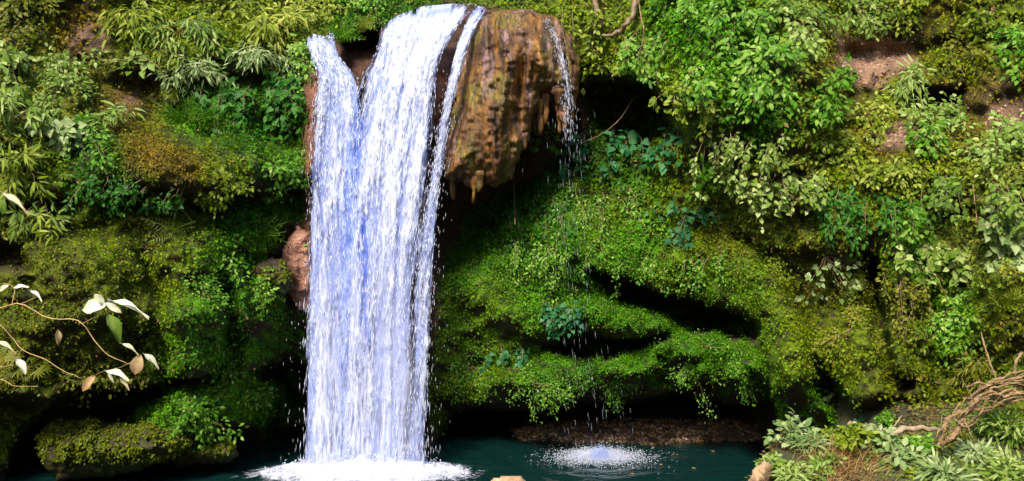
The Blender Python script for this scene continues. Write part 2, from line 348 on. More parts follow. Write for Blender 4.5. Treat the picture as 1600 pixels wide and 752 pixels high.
# right of the fall
poly_add([(690, 230), (830, 200), (900, 170), (905, 260), (830, 300), (760, 380), (700, 430), (680, 360)], 0.9, 24)
poly_add([(905, 130), (1000, 130), (1060, 170), (1070, 215), (1000, 235), (920, 205)], 1.5, 14)
blob(830, 440, 130, 90, 20, -0.35); blob(960, 400, 140, 60, 15, -0.3)
poly_add([(922, 428), (960, 444), (1040, 460), (1100, 474), (1150, 494), (1182, 518), (1180, 530), (1130, 520), (1060, 510), (1000, 484), (945, 458)], 1.6, 9)
poly_add([(850, 548), (900, 535), (960, 528), (1040, 528), (1000, 541), (940, 552), (870, 556)], 0.9, 7)
poly_add([(690, 655), (760, 642), (830, 650), (900, 636), (990, 636), (1035, 628), (1060, 618), (1085, 622), (1135, 628), (1150, 634), (1190, 630), (1200, 612), (1225, 665), (1230, 790), (680, 790)], 2.4, 8)
poly_add([(1035, 540), (1065, 555), (1080, 595), (1060, 610), (1020, 600), (1028, 570)], 0.35, 8)
blob(960, 500, 90, 28, 8, -0.7); blob(900, 590, 150, 34, -3, -0.75); blob(1020, 560, 90, 24, -12, -0.6); blob(780, 610, 100, 40, 0, -0.5)
blob(1110, 556, 85, 40, 8, -0.8); blob(1162, 594, 30, 38, 0, -0.9); blob(1094, 588, 24, 28, 0, -0.5); blob(1020, 598, 60, 28, -6, -0.5)
blob(1190, 500, 60, 150, -28, -0.9); blob(1255, 600, 45, 90, -12, -0.6); blob(1340, 560, 70, 85, -35, -0.7); blob(1400, 610, 60, 50, -20, -0.6)
poly_add([(1350, 390), (1368, 400), (1382, 500), (1400, 590), (1385, 600), (1362, 520), (1352, 450)], 0.9, 9)
poly_add([(1262, 545), (1290, 580), (1340, 640), (1350, 668), (1310, 660), (1275, 610)], 0.8, 9)
poly_add([(1385, 590), (1420, 585), (1425, 605), (1395, 610)], 0.9, 6)
blob(1410, 480, 45, 120, 0, -0.45); blob(1490, 520, 50, 70, 0, -0.3)
# upper right: bare earth shelf, small hollow
poly_add([(1420, 140), (1500, 138), (1500, 165), (1440, 168)], 0.8, 8)
poly_add([(1300, 75), (1560, 55), (1560, 80), (1330, 100)], 0.4, 12)
blob(1180, 130, 150, 150, 10, -0.9); blob(1290, 330, 170, 80, 10, -0.4); blob(1500, 260, 150, 70, 0, -0.4); blob(1520, 380, 120, 80, 0, -0.3)
# weathering
D += 0.32 * fbm(X / 150, Y / 110, 4, 3) + 0.21 * fbm(X / 46, Y / 34, 4, 4) + 0.09 * fbm(X / 15, Y / 13, 2, 5)
leftw = sstep(520, 420, X)
D += leftw * 0.09 * np.sin(Y / 17 + 2.2 * fbm(X / 120, Y / 60, 3, 6) + X * 0.004)          # layered ledges of the left face
PT = P(X, Y, D)
Zg = PT[..., 2]
du = np.gradient(PT, axis=1); dv = np.gradient(PT, axis=0)
NR = norm(np.cross(dv, du)); NR = np.where(NR[..., 1:2] > 0, -NR, NR)
AREA = np.linalg.norm(np.cross(du, dv), axis=-1)

def sample(A, px, py):
    fx = np.clip((np.asarray(px, float) - GX0) / STEP, 0, X.shape[1] - 1.001); fy = np.clip((np.asarray(py, float) - GY0) / STEP, 0, X.shape[0] - 1.001)
    i = fx.astype(int); j = fy.astype(int); u = fx - i; v = fy - j
    if A.ndim == 3: u = u[..., None]; v = v[..., None]
    return A[j, i] * (1 - u) * (1 - v) + A[j, i + 1] * u * (1 - v) + A[j + 1, i] * (1 - u) * v + A[j + 1, i + 1] * u * v

# colours of what grows where (leaf colours, not light) : px, py, r, g, b, leaves per square metre, leaf size
BRI, EME, OLI, YEL, PAL, BRO, DEE = (.065, .21, .001), (.014, .095, .003), (.095, .125, .001), (.13, .19, .001), (.18, .23, .02), (.15, .10, .001), (.030, .115, .001)
cov_pts = [(p[0], p[1]) + p[2] + (p[3], p[4]) for p in [
 (40, 40, OLI, 450, .07), (130, 50, BRO, 450, .07), (210, 50, YEL, 500, .08), (330, 20, YEL, 500, .08), (450, 30, YEL, 600, .08), (560, 10, DEE, 600, .08), (430, 70, YEL, 600, .07),
 (60, 150, PAL, 400, .07), (170, 110, OLI, 400, .06), (200, 150, BRO, 600, .05), (250, 150, OLI, 300, .06), (380, 130, DEE, 500, .08), (380, 200, EME, 600, .08), (460, 160, EME, 500, .08), (300, 190, BRI, 600, .06),
 (50, 250, YEL, 450, .07), (150, 260, DEE, 600, .07), (240, 250, BRO, 1000, .045), (280, 265, BRO, 1100, .045), (350, 280, YEL, 700, .06), (440, 290, BRI, 700, .06), (160, 300, DEE, 600, .06), (240, 300, DEE, 600, .06),
 (50, 360, OLI, 400, .06), (160, 360, YEL, 500, .05), (250, 350, OLI, 500, .06), (380, 340, EME, 600, .06), (400, 360, BRI, 600, .07), (100, 430, OLI, 700, .05), (60, 540, OLI, 800, .05), (190, 480, OLI, 800, .05), (200, 560, OLI, 700, .06),
 (270, 430, YEL, 800, .05), (320, 450, BRI, 1100, .05), (320, 540, BRI, 1200, .05), (360, 480, DEE, 600, .05), (420, 440, BRI, 700, .06), (420, 540, BRI, 900, .05), (240, 640, BRI, 1000, .05), (380, 630, BRI, 1100, .05), (100, 590, OLI, 700, .05),
 (730, 400, DEE, 600, .06), (760, 480, YEL, 700, .06), (850, 380, DEE, 900, .07), (850, 450, BRI, 900, .06), (770, 540, OLI, 800, .06), (740, 600, YEL, 1100, .05), (860, 600, BRI, 1300, .05), (900, 500, BRI, 1000, .06), (850, 320, EME, 700, .07),
 (960, 270, DEE, 700, .08), (930, 330, YEL, 900, .06), (1000, 380, BRI, 900, .06), (1060, 420, YEL, 1000, .055), (980, 500, BRI, 1300, .045), (960, 590, BRI, 1400, .045), (1100, 550, BRI, 1500, .04), (1160, 590, BRI, 1500, .04),
 (930, 60, YEL, 500, .08), (1000, 120, YEL, 500, .08), (1080, 60, BRI, 700, .09), (1180, 80, BRI, 800, .09), (1250, 60, PAL, 700, .08), (1180, 200, DEE, 700, .09), (1120, 300, YEL, 600, .08), (1220, 300, PAL, 600, .08),
 (1130, 380, OLI, 900, .06), (1180, 460, YEL, 1100, .05), (1230, 560, YEL, 1200, .05), (1250, 450, OLI, 900, .05), (1320, 420, OLI, 900, .055), (1340, 560, YEL, 1100, .05), (1410, 480, OLI, 900, .055), (1400, 620, OLI, 1000, .06), (1480, 500, BRI, 900, .06), (1260, 640, BRI, 1000, .05), (1480, 620, OLI, 800, .06),
 (1350, 20, YEL, 600, .08), (1340, 90, BRO, 30, .05), (1400, 60, BRO, 80, .05), (1480, 100, YEL, 550, .07), (1580, 60, YEL, 600, .07), (1400, 160, YEL, 500, .07), (1390, 210, BRO, 120, .05), (1570, 170, BRO, 120, .06), (1470, 155, BRO, 60, .05),
 (1330, 260, YEL, 700, .08), (1450, 260, YEL, 700, .08), (1560, 260, PAL, 700, .08), (1350, 350, YEL, 700, .07), (1500, 380, PAL, 700, .07), (1590, 400, PAL, 700, .07), (1560, 500, OLI, 700, .07), (1430, 400, DEE, 700, .06)]]
CF = idw(cov_pts, X, Y, p=4.0, soft=26)
wall = sstep(40, -40, sdist([(700, 330), (900, 300), (1080, 400), (1200, 420), (1230, 640), (690, 650)], X, Y))        # velvety carpet of the hollowed wall
CF[..., :3] = CF[..., :3] * (1 - wall[..., None] * .55) + np.array((.060, .20, .001)) * wall[..., None] * .55; CF[..., 3] *= 1 + .7 * wall; CF[..., 4] *= 1 - .25 * wall
DENS = CF[..., 3].copy(); LSZ = CF[..., 4]; LCOL = CF[..., :3]
# bare ground and rock
def bare(pts, soft=12, amt=0.0):
    global DENS
    s = sdist(pts, WX, WY); DENS = DENS * (1 - (1 - amt) * sstep(soft, -soft, s))
TOWER = [(470, 70), (500, 55), (620, 30), (700, 4), (800, 14), (905, 60), (915, 200), (830, 290), (720, 330), (690, 420), (670, 640), (690, 790), (470, 790), (485, 500), (476, 300)]
bare(TOWER, 8)
bare([(1305, 60), (1345, 60), (1420, 70), (1430, 95), (1360, 130), (1320, 125)], 14, 0.08)
bare([(1380, 200), (1420, 195), (1415, 228), (1375, 225)], 14, 0.15); bare([(1540, 165), (1600, 165), (1600, 200), (1550, 195)], 14, 0.2)
bare([(120, 40), (180, 45), (170, 80), (100, 75)], 14, 0.3); bare([(165, 140), (260, 140), (240, 200), (180, 190)], 18, 0.55)
bare([(430, 360), (480, 340), (480, 500), (440, 490), (420, 420)], 8)
bare([(-60, 360), (40, 380), (60, 430), (-60, 430)], 12, 0.2)
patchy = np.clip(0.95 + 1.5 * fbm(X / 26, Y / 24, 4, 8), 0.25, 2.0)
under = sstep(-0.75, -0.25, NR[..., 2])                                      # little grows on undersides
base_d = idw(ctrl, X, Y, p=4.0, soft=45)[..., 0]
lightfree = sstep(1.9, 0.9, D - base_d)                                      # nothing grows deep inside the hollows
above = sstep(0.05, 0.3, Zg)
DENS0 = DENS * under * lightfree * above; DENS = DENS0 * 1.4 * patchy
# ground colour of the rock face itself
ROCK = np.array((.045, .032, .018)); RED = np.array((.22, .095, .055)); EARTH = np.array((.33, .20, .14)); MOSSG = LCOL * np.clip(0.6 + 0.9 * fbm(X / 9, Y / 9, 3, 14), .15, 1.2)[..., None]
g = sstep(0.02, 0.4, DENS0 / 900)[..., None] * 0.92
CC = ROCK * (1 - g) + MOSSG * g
def paint(pts, c, soft=10):
    global CC
    k = sstep(soft, -soft, sdist(pts, WX, WY))[..., None] * np.clip(0.75 + 0.6 * fbm(X / 20, Y / 20, 3, 12), 0, 1)[..., None]; CC = CC * (1 - k) + np.array(c) * k
paint(TOWER[:9] + [(700, 420), (672, 640), (480, 640), (485, 500), (476, 300)], (.085, .042, .028), 12)
paint([(470, 120), (505, 110), (505, 330), (495, 500), (480, 500), (474, 330)], RED)
paint([(672, 90), (705, 80), (700, 140), (670, 240), (655, 500), (640, 620), (620, 610), (640, 400)], RED)
paint([(1305, 55), (1345, 55), (1430, 70), (1440, 90), (1370, 130), (1320, 130)], EARTH); paint([(1380, 195), (1425, 195), (1415, 230), (1375, 225)], EARTH * .7)
paint([(1540, 160), (1600, 160), (1600, 205), (1550, 195)], EARTH * .6); paint([(120, 40), (180, 45), (170, 80), (100, 75)], EARTH * .5); paint([(180, 145), (215, 140), (215, 170), (185, 170)], EARTH * .7)
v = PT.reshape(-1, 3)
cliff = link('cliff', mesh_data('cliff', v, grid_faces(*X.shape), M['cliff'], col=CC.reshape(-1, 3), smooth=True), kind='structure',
             label='tall wet rock face covered in moss and creepers around the fall', cat='cliff')

# ------------------------------------------------------------------ ground sheet: near bank, pool bed, gorge sides, wooded slopes to the horizon, added sky-blocking rise behind the camera
def spaced(lo, hi, a, b, fine, n):
    far1 = lo + (a - lo) * (np.linspace(0, 1, n) ** 0.4); far2 = b + (hi - b) * (np.linspace(0, 1, n) ** 2.5)
    return np.concatenate([far1[:-1], np.arange(a, b, fine), far2])
tx = spaced(-900, 900, -14, 14, 0.25, 40); ty = spaced(-900, 900, -8, 26, 0.25, 40)
TX, TY = np.meshgrid(tx, ty)
def bank_z(x, y):
    near = 1.9 * sstep(10.6, 3.5, y) - 1.2 * sstep(3, 11.2, y)
    k = sstep(2.15, 2.75, x + 0.3 * fbm(y * 0.9, y * 0.31 + 4.2, 2, 3))
    crest = np.interp(y, [0, 5, 8, 9.1, 9.8, 10.8, 12, 20], [1.9, 1.35, 1.0, 1.38, 1.36, 0.3, -1, -1])
    shelf = np.interp(y, [0, 5, 8, 9.3, 10.2, 11.5, 20], [1.9, 1.35, 0.95, 1.15, 1.3, 1.4, 1.4])
    q = sstep(3.9, 5.0, x); right = crest * (1 - q) + shelf * q
    return near * (1 - k) + right * k + 0.09 * fbm(x * 0.9, y * 0.9, 4, 4)
TZ = bank_z(TX, TY)
side = sstep(9.5, 16, np.abs(TX)); TZ = TZ * (1 - side) + 12 * side
back = sstep(22.5, 25, TY); TZ = TZ * (1 - back) + 13 * back
sky_block = sstep(-3, -24, TY); TZ = np.where(sky_block > 0, np.maximum(TZ, 1.6 + 15 * sky_block), TZ)  # unseen rise behind the camera, added to keep low skylight off the cliff
R = np.hypot(TX, TY); TZ = TZ + sstep(30, 300, R) * (25 + 18 * fbm(TX / 120, TY / 120, 3, 9)) + sstep(20, 40, R) * 2.5 * fbm(TX / 9, TY / 9, 3, 10)
link('ground', mesh_data('ground', np.stack([TX, TY, TZ], -1).reshape(-1, 3), grid_faces(*TX.shape), M['ground'], smooth=True), kind='structure',
     label='soil of the near bank, the wooded gorge slopes and an added unseen sky-blocking rise', cat='ground')

# ------------------------------------------------------------------ pool
px_ = np.arange(-8, 7.01, 0.06); py_ = np.arange(9.5, 18.5, 0.06); A_, B_ = np.meshgrid(px_, py_)
FB = P(572, 738, 13.45)          # where the fall strikes the pool
SP = P(938, 716, 14.25)          # where the trickle strikes it
def rip(cx, cy, amp, k, fall): r = np.hypot(A_ - cx, (B_ - cy)); return amp * np.sin(r * k) * np.exp(-r / fall)
Zw = rip(FB[0], FB[1], .028, 13, 1.6) + rip(SP[0], SP[1], .012, 17, 1.0) + 0.012 * fbm(A_ * 2.2, B_ * 3.2, 3, 2)
link('pool', mesh_data('pool', np.stack([A_, B_, Zw], -1).reshape(-1, 3), grid_faces(*A_.shape), M['pool'], smooth=True), kind='structure',
     label='dark green plunge pool below the waterfall', cat='pool')

# ------------------------------------------------------------------ rounded rocks with depth, from an outline in the photo
def pillow(pts, dist, thick, power=0.5, flute=0.0, lump=0.05, step=3.0, tilt=0.0, back=1.0, warp=6, seed=0):
    """closed rock: outline at its distance, swelling towards the viewer and to the back"""
    p = np.asarray(pts, float); x = np.arange(p[:, 0].min() - 12, p[:, 0].max() + 12, step); y = np.arange(p[:, 1].min() - 12, p[:, 1].max() + 12, step)
    Xp, Yp = np.meshgrid(x, y); wx = Xp + warp * fbm(Xp / 22, Yp / 22, 3, seed); wy = Yp + warp * fbm(Xp / 22, Yp / 22, 3, seed + 1)
    s = sdist(p, wx, wy); inn = s < 0; smax = -s.min()
    h = np.clip(-s / smax, 0, 1) ** power
    yy = (Yp - p[:, 1].min()) / np.ptp(p[:, 1])
    F = dist + tilt * (0.5 - yy) - thick * h * (1 + flute * (0.35 - 1.5 * np.abs(fbm(Xp / 26 + (yy - .1) * (Xp - p[:, 0].mean()) / -60 + 0.5 * fbm(Xp / 40, Yp / 60, 2, seed + 5), Yp / 220, 2, seed + 2)))) - lump * h * fbm(Xp / 9, Yp / 9, 3, seed + 3) * 2
    Bk = dist + tilt * (0.5 - yy) + thick * back * h
    vf = P(Xp, Yp, F).reshape(-1, 3); vb = P(Xp, Yp, Bk).reshape(-1, 3)
    q = grid_faces(*Xp.shape, mask=inn); nV = len(vf)
    bnd = ~inn
    faces = np.concatenate([q, (q + nV)[:, ::-1]])
    # close the rim
    e = np.concatenate([q[:, [0, 1]], q[:, [1, 2]], q[:, [2, 3]], q[:, [3, 0]]]); key = np.sort(e, 1); uq, inv, cnt = np.unique(key, axis=0, return_inverse=True, return_counts=True)
    rim = e[cnt[inv.ravel()] == 1]; faces = np.concatenate([faces, np.stack([rim[:, 1], rim[:, 0], rim[:, 0] + nV, rim[:, 1] + nV], -1)])
    v, f = compact(np.concatenate([vf, vb]), [faces])
    return v, f, (Xp, Yp, F, inn)

FRONT = []          # surfaces that creepers can also grow on
def rock(name, mat, label, cat, pts, dist, thick, **kw):
    v, f, grid = pillow(pts, dist, thick, **kw); c = v.mean(0); c[2] = v[:, 2].min()
    o = link(name, mesh_data(name, v - c, f, mat, smooth=True), loc=c, label=label, cat=cat); FRONT.append(grid); return o

mound = rock('travertine_mound', M['travertine'], 'brown dripping travertine mound bulging beside the top of the waterfall', 'rock',
     [(742, 30), (775, 16), (830, 14), (872, 30), (895, 62), (906, 100), (903, 150), (897, 205), (887, 216), (876, 190), (868, 150), (852, 150), (846, 172), (834, 190), (826, 215), (812, 250), (790, 285), (770, 292), (752, 282), (735, 294), (712, 284), (692, 282), (690, 255), (700, 200), (714, 140), (726, 80)],
     14.35, 0.85, power=0.45, flute=0.75, lump=0.055, tilt=0.5, step=2.2, back=1.1, warp=7, seed=1)
for i in range(24):      # dripping tips along its lower edge
    e0 = [(692, 278), (735, 290), (770, 288), (790, 280), (812, 246), (826, 212), (846, 170), (868, 150), (878, 190), (888, 214)]
    k = rng.random() * 8.999; a0, b0 = e0[int(k)], e0[int(k) + 1]; u = k - int(k); x0 = a0[0] + (b0[0] - a0[0]) * u; y0 = a0[1] + (b0[1] - a0[1]) * u
    top = P(x0, y0 - 20, 14.1 + rng.uniform(-.3, .15)); ln0 = .14 + .4 * rng.random() ** 1.8; xs = np.linspace(0, 1, 6)[:, None]
    v, f = tube(top - np.array(mound.location) + xs * np.array([rng.uniform(-.03, .03), 0, -ln0]) + rng.normal(0, .006, (6, 3)), rng.uniform(.05, .12), .025, 7, wob=.4); link('drip_tip', mesh_data('drip_tip', v, f, M['travertine'], smooth=True), mound)
rock('red_rock', M['red_rock'], 'bare pinkish red rock knob at the left edge of the fall', 'rock',
     [(442, 388), (466, 350), (484, 362), (490, 440), (484, 490), (464, 488), (450, 462), (438, 420)], 13.85, 0.18, seed=11, warp=4, lump=.05)
rock('brown_boulder', M['slab'], 'brown mossy boulder above the pinkish rock knob', 'rock',
     [(398, 410), (425, 402), (450, 406), (458, 440), (448, 466), (430, 462), (405, 446), (394, 428)], 13.5, 0.3, seed=14, warp=4)
rock('rock_slab', M['slab'], 'long dark mossy slab at the water on the far left', 'rock',
     [(60, 678), (90, 655), (140, 650), (190, 662), (240, 655), (285, 672), (300, 690), (278, 712), (255, 728), (215, 737), (150, 748), (90, 752), (66, 730)], 12.95, 0.65, seed=17, warp=8, lump=.08)
rock('rock_slab', M['slab'], 'smaller dark slab with a pale wet edge, nearest the fall', 'rock',
     [(262, 712), (285, 690), (330, 684), (362, 688), (378, 712), (360, 724), (310, 728), (275, 733)], 13.35, 0.4, seed=21, warp=5)
rock('pool_rock', M['tan_rock'], 'tan rock tip showing at the bottom edge of the pool', 'rock', [(764, 752), (775, 744), (795, 741), (815, 745), (828, 754), (835, 790), (755, 790)], 11.2, 0.25, seed=25, warp=3)
rock('pool_rock', M['tan_rock'], 'small tan stone just right of the larger rock tip', 'rock', [(842, 756), (855, 750), (872, 749), (884, 756), (890, 785), (838, 785)], 11.2, 0.2, seed=27, warp=3)
rock('bank_rock', M['tan_rock'], 'rusty brown rock at the foot of the near right bank', 'rock', [(1166, 752), (1178, 728), (1192, 716), (1204, 722), (1206, 745), (1196, 790), (1160, 790)], 8.6, 0.16, seed=29, warp=4)

# ------------------------------------------------------------------ waterfall
def sheet(lines, nt=70, nu=26, off=0.0):
    L = np.stack([resample(q, nt) for q in lines], 1)             # nt, k, 3 (px, py, depth)
    k = L.shape[1]; u = np.linspace(0, k - 1 - 1e-9, nu); i = u.astype(int); f = (u - i)[None, :, None]
    S = L[:, i] * (1 - f) + L[:, np.minimum(i + 1, k - 1)] * f
    d = np.minimum(S[..., 2], sample(D, S[..., 0], S[..., 1]) - 0.10 - 0 * off) - off
    d = np.minimum(d, 13.48 + 0.75 * sstep(700, 20, S[..., 1]) - off * 0 + 0.35)
    return P(S[..., 0], S[..., 1], d)
def ln(*p):   # streamline: (px, py) list -> depth from the height on the fall
    return [(a, b, float(np.interp(b, [5, 40, 140, 400, 740], [14.5, 14.15, 13.8, 13.62, 13.45]))) for a, b in p]
MAIN = [ln((597, 40), (588, 75), (564, 130), (546, 200), (536, 300), (530, 420), (530, 560), (522, 738)),
        ln((622, 24), (612, 70), (603, 130), (592, 200), (580, 300), (572, 420), (566, 560), (560, 738)),
        ln((660, 10), (645, 60), (633, 130), (622, 200), (608, 300), (600, 420), (592, 560), (588, 738)),
        ln((705, 6), (682, 60), (662, 130), (650, 200), (636, 300), (622, 420), (616, 560), (610, 738)),
        ln((742, 7), (708, 55), (684, 105), (680, 190), (668, 300), (652, 420), (644, 560), (640, 738))]
CHUTE = [ln((476, 64), (486, 90), (497, 125), (490, 170), (485, 260), (482, 400), (478, 560), (471, 738)),
         ln((489, 53), (500, 90), (512, 122), (508, 170), (504, 260), (502, 400), (500, 560), (496, 738)),
         ln((507, 57), (516, 88), (530, 120), (532, 170), (528, 260), (525, 400), (525, 560), (524, 738)),
         ln((521, 51), (530, 88), (554, 120), (564, 170), (570, 260), (575, 400), (574, 560), (578, 738))]
STRAND = [ln((742, 8), (722, 50), (704, 110), (692, 170), (680, 240), (664, 330), (650, 450), (642, 590), (630, 738)),
          ln((764, 14), (738, 58), (722, 110), (706, 170), (695, 240), (683, 330), (674, 450), (670, 590), (668, 738))]
TRICK = [ln((846, 30), (862, 60), (874, 100), (882, 150), (886, 200), (889, 280), (893, 420), (905, 560), (922, 716)),
         ln((858, 30), (876, 64), (886, 100), (893, 150), (895, 200), (898, 280), (906, 420), (925, 560), (952, 716))]
for q in TRICK:
    for i, (a, b, c) in enumerate(q): q[i] = (a, b, float(np.interp(b, [30, 60, 100, 200, 716], [14.1, 13.72, 13.6, 13.5, 13.9])))

def fall_mesh(S, cov):
    nt_, nu_, _ = S.shape
    dl = np.concatenate([np.zeros((1, nu_)), np.cumsum(np.linalg.norm(np.diff(S, axis=0), axis=-1), 0)])
    ww = np.linalg.norm(np.diff(S, axis=1), axis=-1).mean(0); uu = np.concatenate([[0], np.cumsum(ww)])
    uvs = np.stack([np.broadcast_to(uu, (nt_, nu_)), dl ** 0.85], -1).reshape(-1, 2)
    return S.reshape(-1, 3), grid_faces(nt_, nu_), uvs, cov.reshape(-1)

OCT_V = np.array([(0, 0, 1), (1, 0, .1), (0, 1, .1), (-1, 0, .1), (0, -1, .1), (0, 0, -1.0)]); OCT_F = np.array([(0, 1, 2), (0, 2, 3), (0, 3, 4), (0, 4, 1), (5, 2, 1), (5, 3, 2), (5, 4, 3), (5, 1, 4)])
def drops(pos, axis, wid, lenh):
    """many elongated drops in one mesh"""
    a = norm(axis); s = norm(np.cross(a, np.array([0.2, 1.0, 0.1]))); t = np.cross(a, s)
    v = pos[:, None] + OCT_V[None, :, 0, None] * s[:, None] * wid[:, None, None] + OCT_V[None, :, 1, None] * t[:, None] * wid[:, None, None] + OCT_V[None, :, 2, None] * a[:, None] * lenh[:, None, None]
    f = (np.arange(len(pos))[:, None, None] * 6 + OCT_F[None]).reshape(-1, 3)
    return v.reshape(-1, 3), f

def streaks(S, n, lat=0.03, out=0.2, wid=(.002, .0065), ln_=(.02, .10), tmin=0.0, tmax=1.0):
    nt_, nu_, _ = S.shape
    t = tmin + (tmax - tmin) * rng.random(n) ** 0.8; u = np.clip(rng.random(n), 0, .999)
    ti = np.clip((t * (nt_ - 2)).astype(int), 0, nt_ - 2); ui = np.clip((u * (nu_ - 1)).astype(int), 0, nu_ - 2); fu = u * (nu_ - 1) - ui; ft = t * (nt_ - 2) - ti
    p0 = S[ti, ui] * (1 - fu)[:, None] + S[ti, ui + 1] * fu[:, None]; p1 = S[ti + 1, ui] * (1 - fu)[:, None] + S[ti + 1, ui + 1] * fu[:, None]
    pos = p0 + (p1 - p0) * ft[:, None]; ax = norm(p0 - p1)
    spread = lat * (0.3 + 2.2 * t); pos[:, 0] += rng.normal(0, 1, n) * spread
    pos[:, 1] -= rng.random(n) * out * (0.15 + t)
    ax = norm(ax + rng.normal(0, 0.05, (n, 3)))
    wd = rng.uniform(*wid, n); le = rng.uniform(*ln_, n) * (0.5 + 0.9 * t)
    return drops(pos, ax, wd, le)

def cover(nt_, nu_, top, bot, edge=0.14, es=0.35):
    u = np.linspace(0, 1, nu_)[None]; t = np.linspace(0, 1, nt_)[:, None]
    e = np.minimum(sstep(0, edge, u), sstep(0, edge, 1 - u))
    rag = sstep(0, .07, t + .03 * fbm(u * 9, t * 9, 2, 3) - .012)
    return np.broadcast_to(top + (bot - top) * t, (nt_, nu_)) - es * (1 - e) - .28 * (1 - rag)

wf = link('waterfall', None, loc=tuple(FB), label='tall white waterfall plunging into the pool at left of centre', cat='waterfall')
def fpart(name, S, cov, mat, parent, o0, kind=None):
    v, f, uvs, cv = fall_mesh(S, cov); return link(name, mesh_data(name, v - np.array(o0), f, mat, uv=uvs, cov=cv, smooth=True), parent, kind=kind)
SM, SH, SS, ST = sheet(MAIN), sheet(CHUTE), sheet(STRAND, nu=9), sheet(TRICK, nu=7)
SM2, SH2, SS2 = sheet(MAIN, off=.10), sheet(CHUTE, off=.09), sheet(STRAND, nu=9, off=.07)
cM = fpart('water_curtain', SM, cover(70, 26, .24, .10), M['fallA'], wf, FB); fpart('water_sheet', SM2, cover(70, 26, .16, -.04), M['fallB'], cM, FB)
cH = fpart('side_chute', SH, cover(70, 26, .20, .10), M['fallA'], wf, FB); fpart('water_sheet', SH2, cover(70, 26, .08, -.04), M['fallB'], cH, FB)
cS = fpart('water_strand', SS, cover(70, 9, .22, .02, .3, .25), M['fallA'], wf, FB); fpart('water_sheet', SS2, cover(70, 9, .14, -.03, .3, .25), M['fallB'], cS, FB)
ALLF = [[(a, b, c) for a, b, c in q] for q in (CHUTE[0], CHUTE[2], MAIN[1], MAIN[3], STRAND[1])]
for q in ALLF: q[0] = (q[0][0], 60, 14.1)
SV = sheet(ALLF, nu=30, off=.22); cvv = np.broadcast_to(-.56 + .56 * sstep(.15, 1.0, np.linspace(0, 1, 70))[:, None], (70, 30)) + cover(70, 30, 0, 0, .12, .5)
fpart('drifting_spray', SV, cvv, M['fallC'], wf, FB)
vf = [streaks(SM2, 2200, lat=.02), streaks(SH2, 1500, lat=.015), streaks(SS2, 800, lat=.016), streaks(SM2, 700, lat=.09, tmin=.45, wid=(.001, .0035), ln_=(.012, .05)), streaks(SH2, 900, lat=.07, tmin=.25, wid=(.001, .0035), ln_=(.012, .05)), streaks(SS2, 900, lat=.06, tmin=.25, wid=(.001, .0035), ln_=(.012, .05))]
v, f = join_parts([(a, [b]) for a, b in vf])
link('falling_drops', mesh_data('falling_drops', v - np.array(FB), f, M['drop']), wf, kind='stuff')
tk = link('water_trickle', None, loc=tuple(SP), label='thin trickle running down the right spur of the brown mound', cat='waterfall')
tcov = cover(70, 7, .12, -.1, .35, .2); tt = np.linspace(0, 1, 70)[:, None]; tcov = tcov - .10 - .9 * sstep(.42, .52, tt)
fpart('water_strand', ST, tcov, M['fallB'], tk, SP)
v, f = join_parts([(a, [b]) for a, b in [streaks(ST, 420, lat=.035, out=.05, wid=(.001, .003), ln_=(.02, .07), tmax=.55), streaks(ST, 200, lat=.12, out=.1, tmin=.45, wid=(.0006, .0013), ln_=(.04, .10))]])
link('falling_drops', mesh_data('falling_drops', v - np.array(SP), f, M['drop']), tk, kind='stuff')

# foam and splash
def foam_patch(c, rx, ry, amp, base, seed, n=60):
    th = np.linspace(-1, 1, n); U, V = np.meshgrid(th, th); r = np.hypot(U, V)
    h = 0.02 + amp * np.clip(1 - r, 0, 1) ** 1.2 * (0.55 + 0.9 * np.abs(fbm(U * 7, V * 5, 4, seed))); cv = base - 0.75 * r ** 1.3
    return np.stack([c[0] + U * rx, c[1] + V * ry, h + 0 * U], -1).reshape(-1, 3), grid_faces(n, n), cv.reshape(-1)
v, f, cv = foam_patch((FB[0], FB[1] - .25), 2.0, 1.0, .3, .95, 3, 110); o = np.array([FB[0], FB[1], 0])
fm = link('foam', mesh_data('foam', v - o, f, M['foam'], cov=cv, smooth=True), loc=o, kind='stuff', label='white foam boiling where the waterfall strikes the pool', cat='foam')
n = 5000; a = rng.uniform(0, 2 * np.pi, n); r = np.sqrt(rng.random(n)) * 1.25
pos = np.stack([FB[0] + r * 1.25 * np.cos(a), FB[1] - .1 + r * .5 * np.sin(a), np.abs(rng.normal(0, .16, n)) * np.clip(1.3 - r, .1, 1)], -1)
v, f = drops(pos, rng.normal(0, 1, (n, 3)) * (.4, .4, 1), rng.uniform(.005, .015, n), rng.uniform(.008, .03, n))
link('spray', mesh_data('spray', v - o, f, M['drop']), fm, kind='stuff')
v, f, cv = foam_patch((SP[0], SP[1]), 1.1, .75, .004, .30, 8, 60); o = np.array([SP[0], SP[1], 0])
sp = link('splash', mesh_data('splash', v - o, f, M['foam'], cov=cv, smooth=True), loc=o, kind='stuff', label='round white splash on the dark pool under the trickle', cat='splash')
n = 12000; a = rng.uniform(0, 2 * np.pi, n); r = np.abs(rng.normal(0, .34, n))
pos = np.stack([SP[0] + r * 1.15 * np.cos(a), SP[1] + r * .8 * np.sin(a), .01 + np.abs(rng.normal(0, .07, n)) * np.exp(-r * 1.2)], -1)
v, f = drops(pos, rng.normal(0, 1, (n, 3)), rng.uniform(.002, .008, n), rng.uniform(.003, .011, n))
link('spray', mesh_data('spray', v - o, f, M['drop']), sp, kind='stuff')

